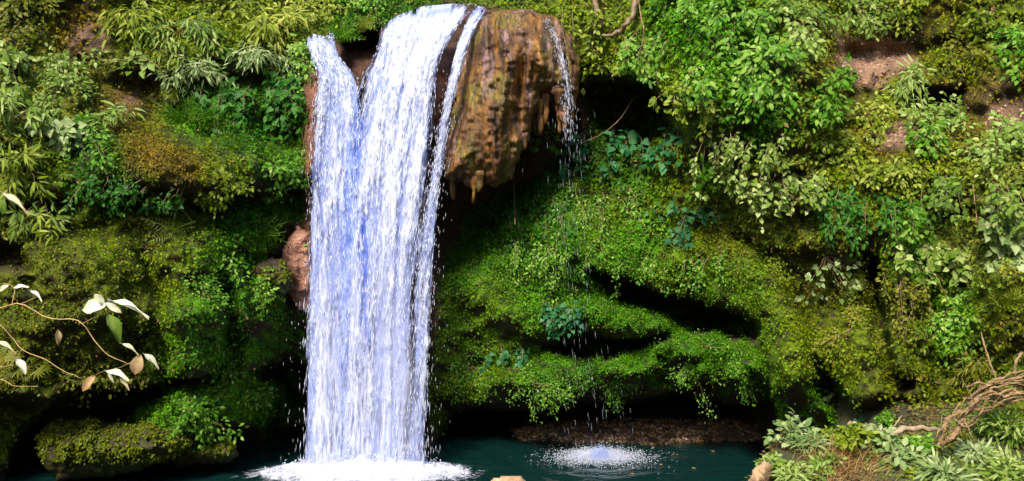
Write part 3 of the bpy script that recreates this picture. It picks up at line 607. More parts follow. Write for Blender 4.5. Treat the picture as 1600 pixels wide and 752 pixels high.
# ------------------------------------------------------------------ leaves
LEAF4 = (np.array([(0, 0, 0), (-.33, .42, .10), (0, .45, 0), (.33, .42, .10), (0, 1, -.12)]), np.array([(0, 2, 1), (0, 3, 2), (1, 2, 4), (2, 3, 4)]))
def leaf_frames(nrm, up=0.35, jit=0.5, down=1.0, n=None):
    """leaf faces roughly follow the surface and the tips hang"""
    n = len(nrm); z = norm(nrm + np.array([0, 0, up]) + rng.normal(0, jit, (n, 3)))
    tip = np.array([0, 0, -down]) + rng.normal(0, .6, (n, 3)); y = norm(tip - (tip * z).sum(1, keepdims=True) * z); x = np.cross(y, z); return x, y, z
def leaf_mass(pos, fr, size, tmpl):
    tv, tf = tmpl; x, y, z = fr
    v = pos[:, None] + size[:, None, None] * (tv[None, :, 0, None] * x[:, None] + tv[None, :, 1, None] * y[:, None] + tv[None, :, 2, None] * z[:, None])
    f = (np.arange(len(pos))[:, None, None] * len(tv) + tf[None]).reshape(-1, tf.shape[1]); return v.reshape(-1, 3), f

def scatter(maskfn, dens_mul=1.0):
    cell = np.minimum(AREA, (STEP * D / FPX) ** 2 * 4) * DENS * dens_mul * maskfn
    cnt = rng.poisson(cell); j, i = np.nonzero(cnt); rep = cnt[j, i]; j = np.repeat(j, rep); i = np.repeat(i, rep)
    px = gx[i] + rng.uniform(0, STEP, len(i)); py = gy[j] + rng.uniform(0, STEP, len(i)); return px, py
inframe = ((X > -160) & (X < 1760) & (Y > -120)).astype(float)
def cover_obj(name, label, cat, mask, mul=1.0, smul=1.0):
    px, py = scatter(mask * inframe, mul); pos = sample(PT, px, py); nr = norm(sample(NR, px, py))
    k = len(px); sz0 = sample(LSZ, px, py); c = sample(LCOL, px, py) * rng.uniform(.35, 1.6, (k, 1)); c[:, 0] *= rng.uniform(.7, 1.35, k); c[:, 2] *= rng.uniform(.6, 1.8, k)
    dry = rng.random(k) < .05; c[dry] = (.2, .14, .04)
    sz = sample(LSZ, px, py) * rng.uniform(.5, 1.3, k) * smul * .88
    pos = pos + nr * (rng.random(k) ** 1.5 * .10)[:, None]
    v, f = leaf_mass(pos, leaf_frames(nr), sz, LEAF4)
    link(name, mesh_data(name, v, f, M['cover'], col=np.repeat(c, len(LEAF4[0]), 0)), kind='stuff', label=label, cat=cat)
    return k
ntot = 0
ntot += cover_obj('creeping_plants', 'small-leaved creepers and moss carpeting the cliff left of the fall', 'creepers', (X < 560).astype(float))
ntot += cover_obj('creeping_plants', 'dense green moss and creepers on the hollowed wall right of the fall', 'creepers', ((X >= 560) & (X < 1130)).astype(float))
ntot += cover_obj('creeping_plants', 'olive creepers and moss over the right-hand cliff', 'creepers', (X >= 1130).astype(float))
def rock_moss(o, grid, n, col, size, ymax):
    Xp, Yp, F, inn = grid; j, i = np.nonzero(inn & (Yp < ymax)); k = rng.integers(0, len(j), n); pos = P(Xp, Yp, F)[j[k], i[k]] + rng.normal(0, .015, (n, 3)); keep = fbm(pos[:, 0] * 2.3, pos[:, 2] * 2.3, 3, 6) > -.32; pos = pos[keep]; n = len(pos)
    v, f = leaf_mass(pos - np.array(o.location), leaf_frames(np.repeat([[0, -.7, .6]], n, 0)), size * rng.uniform(.6, 1.4, n), LEAF4)
    link('moss', mesh_data('moss', v, f, M['cover'], col=np.repeat(np.array(col) * rng.uniform(.6, 1.5, (n, 1)), 5, 0)), o, kind='stuff')
for o in list(bpy.data.objects):
    if o.name == 'rock_slab': rock_moss(o, FRONT[3], 5200, OLI, .042, 720)
    if o.name == 'rock_slab.001': rock_moss(o, FRONT[4], 900, OLI, .04, 708)
    if o.name == 'brown_boulder': rock_moss(o, FRONT[2], 300, OLI, .05, 440)
n = 16000; bx = rng.uniform(2.1, 7.5, n); by = rng.uniform(7.6, 12.2, n); keep = fbm(bx * 1.7, by * 1.7, 3, 3) > -.25; bx, by = bx[keep], by[keep]; n = len(bx)
pos = np.stack([bx, by, bank_z(bx, by) + rng.random(n) * .04], -1); c = np.where((fbm(bx * 1.1, by * 1.1, 2, 8) > .05)[:, None], np.array([.13, .095, .03]), np.array([.12, .17, .02])) * rng.uniform(.5, 1.5, (n, 1))
v, f = leaf_mass(pos, leaf_frames(np.repeat([[0, -.4, 1.0]], n, 0), jit=.6), rng.uniform(.03, .07, n), LEAF4)
link('ground_cover', mesh_data('ground_cover', v, f, M['cover'], col=np.repeat(c, 5, 0)), kind='stuff', label='low weeds and leaf litter on the near right bank', cat='ground cover')
print('cover leaves', ntot)
#PLANTS
# ------------------------------------------------------------------ plants, each a thing with its own stems and leaves
PAL_ = dict(
 fresh=[(0.1, (.025, .095, .002)), (0.5, (.075, .215, .006)), (0.9, (.27, .42, .07))],
 deep=[(0.1, (.008, .05, .003)), (0.5, (.022, .115, .006)), (0.9, (.07, .21, .02))],
 pale=[(0.1, (.06, .13, .008)), (0.5, (.155, .25, .03)), (0.9, (.42, .49, .18))],
 yellow=[(0.1, (.065, .11, .002)), (0.5, (.155, .22, .008)), (0.9, (.37, .40, .07))],
 blue=[(0.1, (.010, .07, .022)), (0.5, (.025, .135, .042)), (0.9, (.10, .27, .11))],
 olive=[(0.1, (.05, .07, .001)), (0.5, (.115, .135, .004)), (0.9, (.25, .24, .03))],
 dry=[(0.1, (.22, .12, .03)), (0.5, (.46, .29, .11)), (0.9, (.68, .52, .27))],
 silver=[(0.1, (.09, .17, .035)), (0.5, (.20, .29, .09)), (0.9, (.44, .51, .27))],
 cream=[(0.05, (.45, .30, .12)), (0.22, (.68, .66, .38)), (0.5, (.76, .77, .58)), (0.9, (.82, .83, .72))],
 brownleaf=[(0.1, (.40, .19, .08)), (0.5, (.60, .42, .22)), (0.9, (.74, .68, .42))])
for k, st in PAL_.items(): M['leaf_' + k] = mat_leaf('leaf ' + k, st)
M['stem'] = mat_plain('brown stem', (.16, .11, .05)); M['green_stem'] = mat_plain('green stem', (.10, .14, .03)); M['root'] = mat_rock('weathered root', [(.3, (.12, .07, .03)), (.5, (.36, .23, .11)), (.7, (.55, .40, .22))], scale=(1, 1, 1), rough=.8, nscale=9, bump=.8)
M['yellow_stem'] = mat_plain('yellow stem', (.42, .28, .10), .6); M['wood'] = mat_plain('grey driftwood', (.30, .22, .14), .85)

def tri(faces):
    out = []
    for f in faces: out += [(f[0], f[i], f[i + 1]) for i in range(1, len(f) - 1)]
    return np.array(out)
OVAL = (np.array([(0, 0, 0), (-.25, .28, .07), (0, .30, .0), (.25, .28, .07), (-.24, .62, .05), (0, .65, -.02), (.24, .62, .05), (0, 1, -.13)]), tri([(0, 2, 1), (0, 3, 2), (1, 2, 5, 4), (2, 3, 6, 5), (4, 5, 7), (5, 6, 7)]))
HEART = (np.array([(0, .05, 0), (-.24, -.10, .04), (-.46, .12, .09), (-.42, .42, .08), (-.2, .78, .02), (0, 1.05, -.1), (.2, .78, .02), (.42, .42, .08), (.46, .12, .09), (.24, -.10, .04), (0, .5, -.02)]), tri([(0, 10, 2, 1), (10, 3, 2), (10, 4, 3), (10, 5, 4), (10, 6, 5), (10, 7, 6), (10, 8, 7), (0, 9, 8, 10)]))
LANCE = (np.array([(0, 0, 0), (-.09, .25, .03), (0, .27, 0), (.09, .25, .03), (-.08, .62, -.02), (0, .64, -.05), (.08, .62, -.02), (0, 1, -.2)]), OVAL[1])
def frond_t(n=11, w=.30, arch=.45, lw=.05):
    vs, fs = [], []
    for i in range(n):
        t = 0.1 + 0.88 * i / (n - 1); z = -arch * t * t; ln_ = w * math.sin(math.pi * min(1, .18 + .85 * t)) + .03
        for s in (-1, 1):
            b = len(vs); vs += [(0, t - lw * .6, z + .01), (s * ln_ * .55, t + .01, z - .01), (s * ln_, t + .09, z - .10 * ln_ - .02), (s * ln_ * .5, t + lw * 1.2, z), ]
            fs.append((b, b + 1, b + 2, b + 3) if s > 0 else (b, b + 3, b + 2, b + 1))
    for i in range(6):
        b = len(vs); t0, t1 = i / 6, (i + 1) / 6; vs += [(-.008, t0, -arch * t0 * t0), (.008, t0, -arch * t0 * t0), (.006, t1, -arch * t1 * t1), (-.006, t1, -arch * t1 * t1)]; fs.append((b, b + 1, b + 2, b + 3))
    return np.array(vs), tri(fs)
FROND, FROND2 = frond_t(10, .30, .45, .045), frond_t(6, .30, .5, .085)
PALMATE = (lambda k: (np.concatenate([LANCE[0] @ np.array([[math.cos(a), -math.sin(a), 0], [math.sin(a), math.cos(a), 0], [0, 0, 1]]) for a in k]), np.concatenate([LANCE[1] + 8 * i for i in range(len(k))])))([-1.5, -.9, -.4, 0, .4, .9, 1.5])
BLADE = (LANCE[0] * (.15, 1, 1.6), LANCE[1])
TM = dict(blade=BLADE, oval=OVAL, heart=HEART, lance=LANCE, frond=FROND, frond2=FROND2, palm=PALMATE)
_lm = {}
def leaf_data(kind, mat):
    if (kind, mat) not in _lm:
        v, f = TM[kind]; _lm[kind, mat] = mesh_data('leaf', v, f, M['leaf_' + mat], tint=np.full(len(v), .5), smooth=kind in ('heart',))
    return _lm[kind, mat]

def finish(name, label, cat, group, root, twigs, pos, fr, size, kind, mat, nobj, part='leaf', stem_mat='stem', stem_r=.008, score=None):
    e = link(name, None, loc=tuple(root), label=label, cat=cat, group=group); root = np.asarray(root)
    for tw in twigs:
        v, f = tube(tw - root, stem_r, stem_r * .35, 4); link('stem', mesh_data('stem', v, f, M[stem_mat], smooth=True), e)
    n = len(pos); sc = score if score is not None else size * (1.2 - (pos[:, 1] - pos[:, 1].min()) / max(1e-6, np.ptp(pos[:, 1])))
    nobj = nobj if part != 'leaf' else min(110, int(nobj * 2.2)); o = np.argsort(-sc); a, b = o[:nobj], o[nobj:]
    x, y, z = fr; me = leaf_data(kind, mat)
    for i in a:
        q = bpy.data.objects.new(part, me); COL.objects.link(q); q.parent = e
        s = size[i]; m = np.eye(4); m[:3, 0] = x[i] * s; m[:3, 1] = y[i] * s; m[:3, 2] = z[i] * s; m[:3, 3] = pos[i] - root; q.matrix_basis = Matrix(m.tolist())
    if len(b):
        v, f = leaf_mass(pos[b] - root, (x[b], y[b], z[b]), size[b], TM[kind])
        link('foliage', mesh_data('foliage', v, f, M['leaf_' + mat], tint=np.repeat(rng.normal(.5, .2, len(b)), len(TM[kind][0]))), e, kind='stuff')
    return e

def along(tw, n, t0=.15):
    """n points with tangents spread along twigs"""
    k = rng.integers(0, len(tw), n); t = t0 + (1 - t0) * rng.random(n); L = np.stack(tw)[k]; m = L.shape[1]
    f = t * (m - 1.001); i = f.astype(int); u = (f - i)[:, None]; ar = np.arange(n)
    return L[ar, i] * (1 - u) + L[ar, i + 1] * u, norm(L[ar, i + 1] - L[ar, i]), t

def clump(label, px, py, rx, ry, puff=.35, ntw=9, nleaf=220, nobj=34, leaf='oval', mat='fresh', size=.10, hang=False, name='leafy_plant', cat='plant', group=None, spread=.06, up=.5):
    """a leafy plant rooted in the face; its foliage follows the rock and swells out by puff"""
    nleaf = int(nleaf * 1.35); size = size * .86
    rp = sample(PT, px, py - ry * .5); rn = norm(sample(NR, px, py - ry * .5)); tw = []
    for i in range(ntw):
        a = rng.uniform(0, 2 * np.pi); r = .45 + .55 * math.sqrt(rng.random())
        if hang:
            x0 = px + rx * rng.uniform(-.95, .95); y0 = py - ry * rng.uniform(.55, 1.0); x1 = x0 + rx * rng.uniform(-.25, .25); y1 = py + ry * rng.uniform(-.2, 1.0)
            s0 = sample(PT, x0, y0); xs = np.linspace(0, 1, 7)
            line = np.stack([sample(PT, x0 + (x1 - x0) * t, y0 + (y1 - y0) * t) for t in xs]); nn = norm(sample(NR, (x0 + x1) / 2, (y0 + y1) / 2) * (1, 1, .3))
            dep = np.minimum.accumulate(line[:, 1]); line[:, 1] = line[:, 1] * .25 + dep * .75
            line = line + nn * (puff * rng.uniform(.4, 1) * np.sin(np.pi * np.clip(xs * .8 + .05, 0, 1)))[:, None] + rng.normal(0, .015, line.shape)
        else:
            ex, ey = px + rx * r * math.cos(a), py + ry * r * math.sin(a)
            end = sample(PT, ex, ey); dn = norm(rn + np.array([0, -.4, .3])); h = puff * math.sqrt(max(0, 1.15 - r * r)) * rng.uniform(.55, 1.1)
            xs = np.linspace(0, 1, 7)[:, None]; end[1] = min(end[1], rp[1] + .3)
            line = rp * (1 - xs) + end * xs + dn * h * np.sin(np.pi * np.clip(xs * .72, 0, 1)) + rng.normal(0, .012, (7, 3))
        tw.append(line)
    pos, tg, t = along(tw, nleaf, .1 if hang else .3)
    side = rng.normal(0, 1, (nleaf, 3)); pos = pos + side * spread * (.6 if hang else 1)
    n = norm(np.array([0, -.75, up]) + rn * .4 + rng.normal(0, .38, (nleaf, 3)))
    tip = tg * .5 + side * .7 + np.array([0, 0, -.75]); y = norm(tip - (tip * n).sum(1, keepdims=True) * n); x = np.cross(y, n)
    sz = size * rng.uniform(.6, 1.3, nleaf)
    return finish(name, label, cat, group, rp, tw, pos, (x, y, n), sz, leaf, mat, nobj)

def fern(label, px, py, n=12, size=.4, mat='fresh', kind='frond', out=.6, name='fern', group=None, root=None, upright=.3):
    rp = sample(PT, px, py) if root is None else np.asarray(root, float); rn = norm(sample(NR, px, py)) if root is None else np.array([0, -.3, 1.])
    a = rng.uniform(-1.35, 1.35, n) * (1 if root is None else 2); d = np.stack([np.sin(a), -out * np.ones(n), np.cos(a) * .7 - (.25 if root is None else -.4) + rng.normal(0, .25, n)], -1)
    y = norm(d + rn * .3); z = norm(np.array([0, -1.0, .7]) + rng.normal(0, .3, (n, 3))); z = norm(z - (z * y).sum(1, keepdims=True) * y); x = np.cross(y, z)
    return finish(name, label, 'fern', group, rp, [], np.repeat(rp[None], n, 0) + rng.normal(0, .03, (n, 3)), (x, y, z), size * rng.uniform(.65, 1.2, n), kind, mat, n, part='frond')

def C(*a, **k): return clump(*a, **k)
# --- top edge, left to right
C('olive leafy shrub in the top left corner', 40, 55, 75, 55, mat='olive', leaf='oval', size=.11, nleaf=260)
C('pale green small-leaved shrub beside the bare brown patch at top left', 120, 105, 60, 40, mat='pale', size=.09, nleaf=260)
C('yellowish green shrub with long leaves at the top left, below the frame edge', 205, 45, 62, 48, mat='yellow', leaf='lance', size=.24, nleaf=200, puff=.45)
C('bright shrub right of the long-leaved one along the top left', 285, 70, 60, 50, mat='pale', leaf='lance', size=.2, nleaf=220, puff=.45)
C('low yellow-green bush on the top ledge, second left of the fall', 360, 22, 62, 30, mat='yellow', size=.10, nleaf=260)
C('arching pale bush with feathery leaves on the ledge left of the chute', 425, 65, 58, 40, mat='yellow', leaf='lance', size=.22, nleaf=300, puff=.45)
C('green bush directly behind the lip of the left chute', 490, 22, 50, 26, mat='yellow', size=.10, nleaf=260, puff=.3)
C('dark green bush behind the notch between chute and main fall', 560, 12, 55, 22, mat='fresh', size=.10, nleaf=260, puff=.3)
C('thin green growth behind the lip of the main fall', 640, -6, 55, 14, mat='yellow', size=.10, nleaf=140, puff=.25)
C('dark creeper hanging above the brown mound', 815, -8, 55, 16, mat='deep', size=.10, nleaf=120, puff=.2, hang=True)
fern('bright green grassy fern tuft on the rock between chute and main fall', 536, 58, n=34, size=.30, mat='fresh', kind='frond2', root=P(536, 62, 14.25))
fern('small yellow-green fern right of the grassy tuft above the notch', 575, 38, n=14, size=.22, mat='yellow', kind='frond2', root=P(574, 42, 14.6))
# --- left face
C('silvery green shrub with narrow leaf whorls on the left ledge', 310, 120, 60, 34, mat='silver', leaf='lance', size=.15, nleaf=260, puff=.4)
C('silver-leaved spray overhanging the dark vine, left of the chute', 410, 100, 55, 22, mat='silver', leaf='lance', size=.16, nleaf=220, puff=.45)
C('dark heart-leaved vine hanging left of the chute', 420, 165, 60, 62, mat='deep', leaf='heart', size=.115, nleaf=210, nobj=60, hang=True, puff=.35, ntw=14)
C('deep green round-leaved creeper beside the dark vine on the left', 345, 165, 38, 50, mat='deep', leaf='heart', size=.12, nleaf=130, nobj=36, hang=True, puff=.3)
C('bright green fleshy plant at the left edge of the chute', 470, 110, 26, 38, mat='fresh', leaf='oval', size=.11, nleaf=160, puff=.35)
C('fresh green sprig hugging the red rock beside the fall', 472, 170, 16, 24, mat='fresh', leaf='oval', size=.10, nleaf=60, nobj=20, puff=.25)
fern('luminous green maidenhair fern in the middle of the left face', 298, 195, n=30, size=.42, mat='fresh', kind='frond2')
fern('luminous green fern just right of the brightest one', 338, 200, n=22, size=.4, mat='fresh', kind='frond2')
fern('drooping fern under the heart-leaved vine', 375, 235, n=18, size=.34, mat='fresh', kind='frond2')
fern('small fern below the dark vine near the fall', 445, 160, n=14, size=.3, mat='fresh', kind='frond2')
C('yellow-green creeper strip on the ledge left of the fall', 430, 285, 50, 30, mat='fresh', size=.085, nleaf=240, puff=.22)
C('leafy creeper spilling over the middle of the left ledge', 345, 300, 60, 30, mat='yellow', size=.08, nleaf=240, puff=.22)
C('dark glossy creeper under the brown moss ledge', 175, 300, 55, 32, mat='deep', size=.08, nleaf=240, puff=.22, hang=True)
C('grey-green creeper right below the brown moss ledge', 250, 312, 45, 22, mat='deep', size=.08, nleaf=170, puff=.2, hang=True)
C('broad pale leafed plant at the left side, above the bamboo sprays', 95, 215, 46, 30, mat='silver', leaf='heart', size=.12, nleaf=90, nobj=40, puff=.4)
C('mid green creeper column between bamboo sprays and brown moss', 140, 240, 36, 60, mat='fresh', size=.085, nleaf=240, puff=.25)
C('pale leaf cluster at the far left edge of the photo', 20, 120, 40, 50, mat='pale', leaf='oval', size=.15, nleaf=120, puff=.4)
C('tangle of small pale leaves under the top left shrubs', 90, 160, 70, 34, mat='pale', size=.08, nleaf=260, puff=.25)
C('hanging twig of yellowish leaves under the silvery shrub', 215, 105, 30, 20, mat='pale', leaf='heart', size=.12, nleaf=36, nobj=24, puff=.4)
for i, (x, y, rx, ry, lb) in enumerate([(30, 210, 55, 50, 'topmost bamboo-leaved spray at the left edge'), (40, 275, 55, 40, 'drooping bamboo-leaved spray in the middle of the left edge'), (70, 330, 50, 36, 'lower bamboo-leaved spray at the left edge'), (55, 375, 28, 22, 'small hanging bamboo-leaved spray, lowest of the left edge'),
        (180, 215, 45, 18, 'slender feathery frond arching over the brown moss')]):
    C(lb, x, y, rx, ry, mat='yellow' if i % 2 else 'pale', leaf='lance', size=.21, nleaf=130 if i < 3 else 60, nobj=45 if i < 3 else 30, puff=.5, ntw=6, name='bamboo_spray', cat='bamboo', group='feathery sprays on the left side', spread=.03)
fern('pale fern frond fan on the left face below the ledge', 272, 365, n=9, size=.42, mat='pale')
fern('single pale fern beside the fan, nearer the fall', 305, 350, n=6, size=.40, mat='pale')
fern('bright green fern on the boulder left of the fall', 410, 372, n=22, size=.36, mat='fresh', kind='frond2')
C('glowing green fern-like cushion on the brown boulder', 412, 468, 26, 26, mat='fresh', size=.075, nleaf=260, puff=.35)
C('small green sprig left of the brown boulder', 365, 435, 22, 18, mat='fresh', size=.075, nleaf=110, puff=.25)
C('bright green moss-like curtain on the left bulge', 315, 500, 45, 70, mat='fresh', size=.06, nleaf=520, puff=.18, ntw=12)
C('bright green cushion beside the dark crevice left of the fall', 370, 560, 50, 40, mat='fresh', size=.06, nleaf=420, puff=.2)
C('vivid green leafy tongue over the low dark hollow on the left', 310, 655, 95, 26, mat='fresh', size=.075, nleaf=520, puff=.22, ntw=12)
C('green tuft at the right tip of the vivid tongue', 400, 622, 35, 20, mat='fresh', size=.07, nleaf=200, puff=.2)
C('grey star-leaved weed under the foreground twig', 25, 590, 40, 30, mat='olive', leaf='palm', size=.14, nleaf=60, nobj=30, puff=.3)
C('olive creeper fringe above the low hollow on the left', 150, 600, 95, 16, mat='olive', size=.075, nleaf=300, puff=.18)
# --- wall right of the fall
C('bluish heart-leaved climber hanging below the dark hollow', 945, 240, 42, 44, mat='blue', leaf='heart', size=.17, nleaf=60, nobj=42, hang=True, puff=.35)
C('bluish heart-leaved climber under the trickle', 905, 245, 26, 40, mat='blue', leaf='heart', size=.15, nleaf=40, nobj=30, hang=True, puff=.3)
C('large heart leaves in the shade right of the bluish climber', 1035, 235, 40, 36, mat='blue', leaf='heart', size=.14, nleaf=46, nobj=34, hang=True, puff=.25)
C('green vine dangling from the lower right of the mound', 822, 205, 14, 34, mat='fresh', leaf='heart', size=.11, nleaf=26, nobj=20, puff=.9, hang=True)
C('mid green creeper wall under the mound', 830, 350, 70, 50, mat='deep', leaf='oval', size=.09, nleaf=340, puff=.2, hang=True, ntw=14)
C('fresh green creeper patch below the bluish climber', 930, 340, 80, 45, mat='fresh', size=.065, nleaf=360, puff=.18, hang=True, ntw=14)
C('bright green creeper in the middle of the right wall', 870, 420, 75, 50, mat='fresh', size=.06, nleaf=560, puff=.18, hang=True, ntw=14)
C('dark bluish ivy patch over the small slit', 875, 500, 34, 36, mat='blue', leaf='heart', size=.09, nleaf=110, nobj=40, puff=.2, hang=True)
C('dark ivy patch near the lower left of the right wall', 800, 565, 34, 26, mat='blue', leaf='heart', size=.09, nleaf=80, nobj=36, puff=.2, hang=True)
C('green weed fringe beside the foot of the fall', 735, 590, 40, 45, mat='fresh', size=.05, nleaf=380, puff=.2)
C('bright moss fringe over the low cave, left part', 830, 610, 60, 28, mat='fresh', size=.048, nleaf=600, puff=.10)
C('bright moss fringe over the low cave, middle part', 940, 600, 70, 26, mat='fresh', size=.048, nleaf=650, puff=.10)
C('green moss lobe hanging in front of the cave', 1160, 592, 22, 26, mat='fresh', size=.045, nleaf=420, puff=.08)
C('vivid moss cushion under the shelf, left of the hanging lobe', 1085, 592, 45, 26, mat='fresh', size=.045, nleaf=480, puff=.08)
C('vivid moss shelf between the two caves', 1095, 552, 75, 22, mat='fresh', size=.045, nleaf=650, puff=.08)
C('sunlit creeper roof over the upper cave', 1050, 425, 95, 36, mat='fresh', size=.06, nleaf=420, puff=.18, hang=True, ntw=14)
C('scattered large heart leaves on the middle of the right wall', 1075, 350, 60, 40, mat='blue', leaf='heart', size=.11, nleaf=60, nobj=40, puff=.2)
# --- overhanging vines upper right
C('fresh green vine beside the brown mound at the top', 925, 55, 32, 50, mat='yellow', size=.11, nleaf=170, puff=.35, hang=True)
C('yellow-green vine curtain over the left of the dark hollow', 955, 130, 55, 34, mat='yellow', size=.10, nleaf=260, puff=.4, hang=True)
C('green vine arching over the dark hollow', 1015, 100, 60, 60, mat='fresh', size=.11, nleaf=300, puff=.45, hang=True, ntw=12)
C('vine fringe drooping over the right end of the hollow', 1060, 170, 44, 44, mat='yellow', size=.11, nleaf=200, puff=.55, hang=True)
C('lush vine at the top edge, right of the hanging root', 1070, 35, 60, 45, mat='fresh', size=.12, nleaf=300, puff=.5)
C('lush bright vine mass at the top, left part', 1150, 60, 60, 60, mat='fresh', size=.12, nleaf=340, nobj=50, puff=.55)
C('lush bright vine mass at the top, right part', 1235, 55, 60, 55, mat='pale', size=.12, nleaf=340, nobj=50, puff=.5)
C('bright green vine bulge left of the bare earth', 1210, 140, 65, 55, mat='fresh', size=.12, nleaf=360, nobj=55, puff=.6)
C('deep green vine bulge right of the dark hollow', 1125, 150, 55, 55, mat='fresh', size=.12, nleaf=320, nobj=50, puff=.5, hang=True)
C('fresh vine tongue below the bare earth', 1290, 160, 48, 50, mat='fresh', size=.11, nleaf=300, puff=.45)
C('pale drooping vine in the centre of the right cliff', 1170, 260, 70, 60, mat='pale', size=.10, nleaf=330, nobj=45, puff=.45, hang=True, ntw=14)
C('pale drying vine with bare stems hanging on the right cliff', 1235, 320, 55, 55, mat='pale', leaf='heart', size=.085, nleaf=240, nobj=45, puff=.4, hang=True, ntw=16)
C('yellow-green vine fringe above the mossy ridges', 1110, 270, 40, 45, mat='fresh', size=.11, nleaf=180, puff=.35, hang=True)
C('dark creeper under the drying vine', 1300, 340, 60, 50, mat='deep', size=.085, nleaf=300, puff=.25, hang=True)
C('light shrub at the top edge above the bare earth', 1330, 22, 65, 34, mat='pale', size=.11, nleaf=260, puff=.4)
C('yellow-green shrub at the top edge right of the bare earth', 1430, 25, 65, 36, mat='yellow', size=.10, nleaf=280, puff=.35)
C('yellow-green shrub in the top right corner', 1550, 35, 70, 45, mat='yellow', size=.10, nleaf=320, puff=.35)
C('green bank shrub right of the bare earth', 1490, 100, 60, 36, mat='olive', size=.10, nleaf=280, puff=.3)
C('fresh green shrub at the right edge, near the top', 1580, 100, 40, 40, mat='fresh', size=.12, nleaf=200, puff=.35)
C('pale sapling left of the little black hole', 1425, 145, 42, 32, mat='pale', leaf='lance', size=.17, nleaf=150, puff=.4)
C('leafy shrub below the bare earth', 1350, 195, 50, 34, mat='yellow', size=.10, nleaf=240, puff=.3)
C('wide pale green bush under the little black hole', 1460, 215, 70, 38, mat='pale', size=.11, nleaf=320, nobj=45, puff=.4)
C('pale bush at the right edge in mid height', 1560, 250, 60, 45, mat='pale', size=.11, nleaf=320, nobj=45, puff=.4)
C('vivid green sprig in the middle of the right cliff', 1440, 235, 26, 22, mat='fresh', size=.11, nleaf=90, puff=.4)
C('yellowish shrub above the dark creeper on the right', 1310, 255, 60, 38, mat='yellow', size=.095, nleaf=300, puff=.3)
C('fine-leaved yellow shrub on the right cliff', 1390, 290, 55, 40, mat='yellow', size=.09, nleaf=300, puff=.3)
C('large light vine tumbling down the right side', 1510, 320, 70, 55, mat='pale', leaf='oval', size=.11, nleaf=360, nobj=55, puff=.4, hang=True, ntw=14)
C('greyish leafed vine at the right edge', 1580, 370, 40, 50, mat='silver', leaf='heart', size=.12, nleaf=180, nobj=45, puff=.35, hang=True)
C('green vine between the dark creeper and the light vine', 1400, 350, 50, 45, mat='fresh', size=.09, nleaf=260, puff=.3, hang=True)
C('light creeper with heart leaves above the vivid green patch', 1470, 410, 55, 34, mat='pale', leaf='heart', size=.10, nleaf=160, nobj=45, puff=.3, hang=True)
C('vivid green leafy patch on the right cliff', 1492, 525, 34, 56, mat='fresh', size=.085, nleaf=420, nobj=60, puff=.2, ntw=12)
fern('yellow-green fern on the right cliff above the root pile', 1560, 475, n=16, size=.42, mat='yellow')
fern('small fern right of the vivid green patch', 1530, 455, n=10, size=.34, mat='fresh')
C('olive creeper column between the two crevices', 1410, 480, 40, 70, mat='olive', size=.075, nleaf=380, puff=.2, hang=True, ntw=14)
C('pale heart leaves scattered over the olive moss', 1290, 430, 60, 60, mat='silver', leaf='heart', size=.085, nleaf=46, nobj=40, puff=.15)
C('olive mossy ridge growth left of the crevice', 1330, 545, 48, 60, mat='olive', size=.06, nleaf=420, puff=.15)
C('yellow moss growth on the long ridge right of the caves', 1200, 480, 48, 80, mat='yellow', size=.055, nleaf=460, puff=.14)
C('small pale weed in the crevice above the near bank', 1305, 620, 22, 14, mat='silver', leaf='heart', size=.07, nleaf=60, nobj=24, puff=.2)
C('broad low weed above the driftwood log', 1440, 640, 70, 24, mat='yellow', size=.075, nleaf=380, puff=.3)
C('feathery olive bush beside the root pile', 1525, 590, 40, 26, mat='olive', leaf='lance', size=.12, nleaf=260, puff=.35)

# --- near right bank
def on_bank(px, py):
    d = np.arange(6.0, 13, .02); q = P(np.full(d.shape, px), np.full(d.shape, py), d); hz = bank_z(q[:, 0], q[:, 1]); hit = np.nonzero(q[:, 2] <= hz)[0]
    i = hit[0] if len(hit) else int(np.argmin(q[:, 2] - hz)); p = q[i].copy(); p[2] = hz[i]; return p
def bush(label, px, py, w_, h_, ntw=14, nleaf=300, nobj=40, leaf='oval', mat='fresh', size=.07, name='bush', cat='bush', group=None, flop=.4):
    rp = on_bank(px, py); tw = []
    for i in range(ntw):
        a = rng.uniform(0, 2 * np.pi); r = math.sqrt(rng.random()); xs = np.linspace(0, 1, 7)[:, None]
        end = np.array([math.cos(a) * w_ * r, math.sin(a) * w_ * r * .8, h_ * (1.05 - .55 * r * r) * rng.uniform(.75, 1.1)])
        tw.append(rp - (0, 0, .03) + xs * end * (1, 1, 0) + np.array([0, 0, 1]) * (end[2] * (xs ** .7) - flop * .2 * h_ * xs ** 3) + rng.normal(0, .008, (7, 3)) * xs)
    pos, tg, t = along(tw, nleaf, .2); side = rng.normal(0, 1, (nleaf, 3)); pos = pos + side * size * .3
    n = norm(np.array([0, -.5, .8]) + rng.normal(0, .4, (nleaf, 3))); tip = tg * .9 + side * .8 + np.array([0, 0, -.3]); y = norm(tip - (tip * n).sum(1, keepdims=True) * n)
    return finish(name, label, cat, group, rp, tw, pos, (np.cross(y, n), y, n), size * rng.uniform(.6, 1.3, nleaf), leaf, mat, nobj, stem_mat='green_stem', stem_r=.005)
bush('bluish green leafy weed at the left tip of the near bank', 1235, 700, .22, .34, leaf='oval', mat='silver', size=.09, nleaf=170, nobj=50)
bush('pale frothy weed at the left end of the near bank', 1215, 735, .25, .18, mat='pale', size=.06, nleaf=380, leaf='oval')
bush('grey-green weed behind the dry grass tuft', 1262, 708, .22, .22, leaf='lance', mat='silver', size=.09, nleaf=260)
bush('yellow-green leafy weed right of the dry grass tuft', 1330, 700, .24, .25, mat='yellow', size=.075, nleaf=340)
bush('olive weed in front of the dry grass at the bottom edge', 1240, 752, .3, .14, leaf='lance', mat='pale', size=.09, nleaf=320)
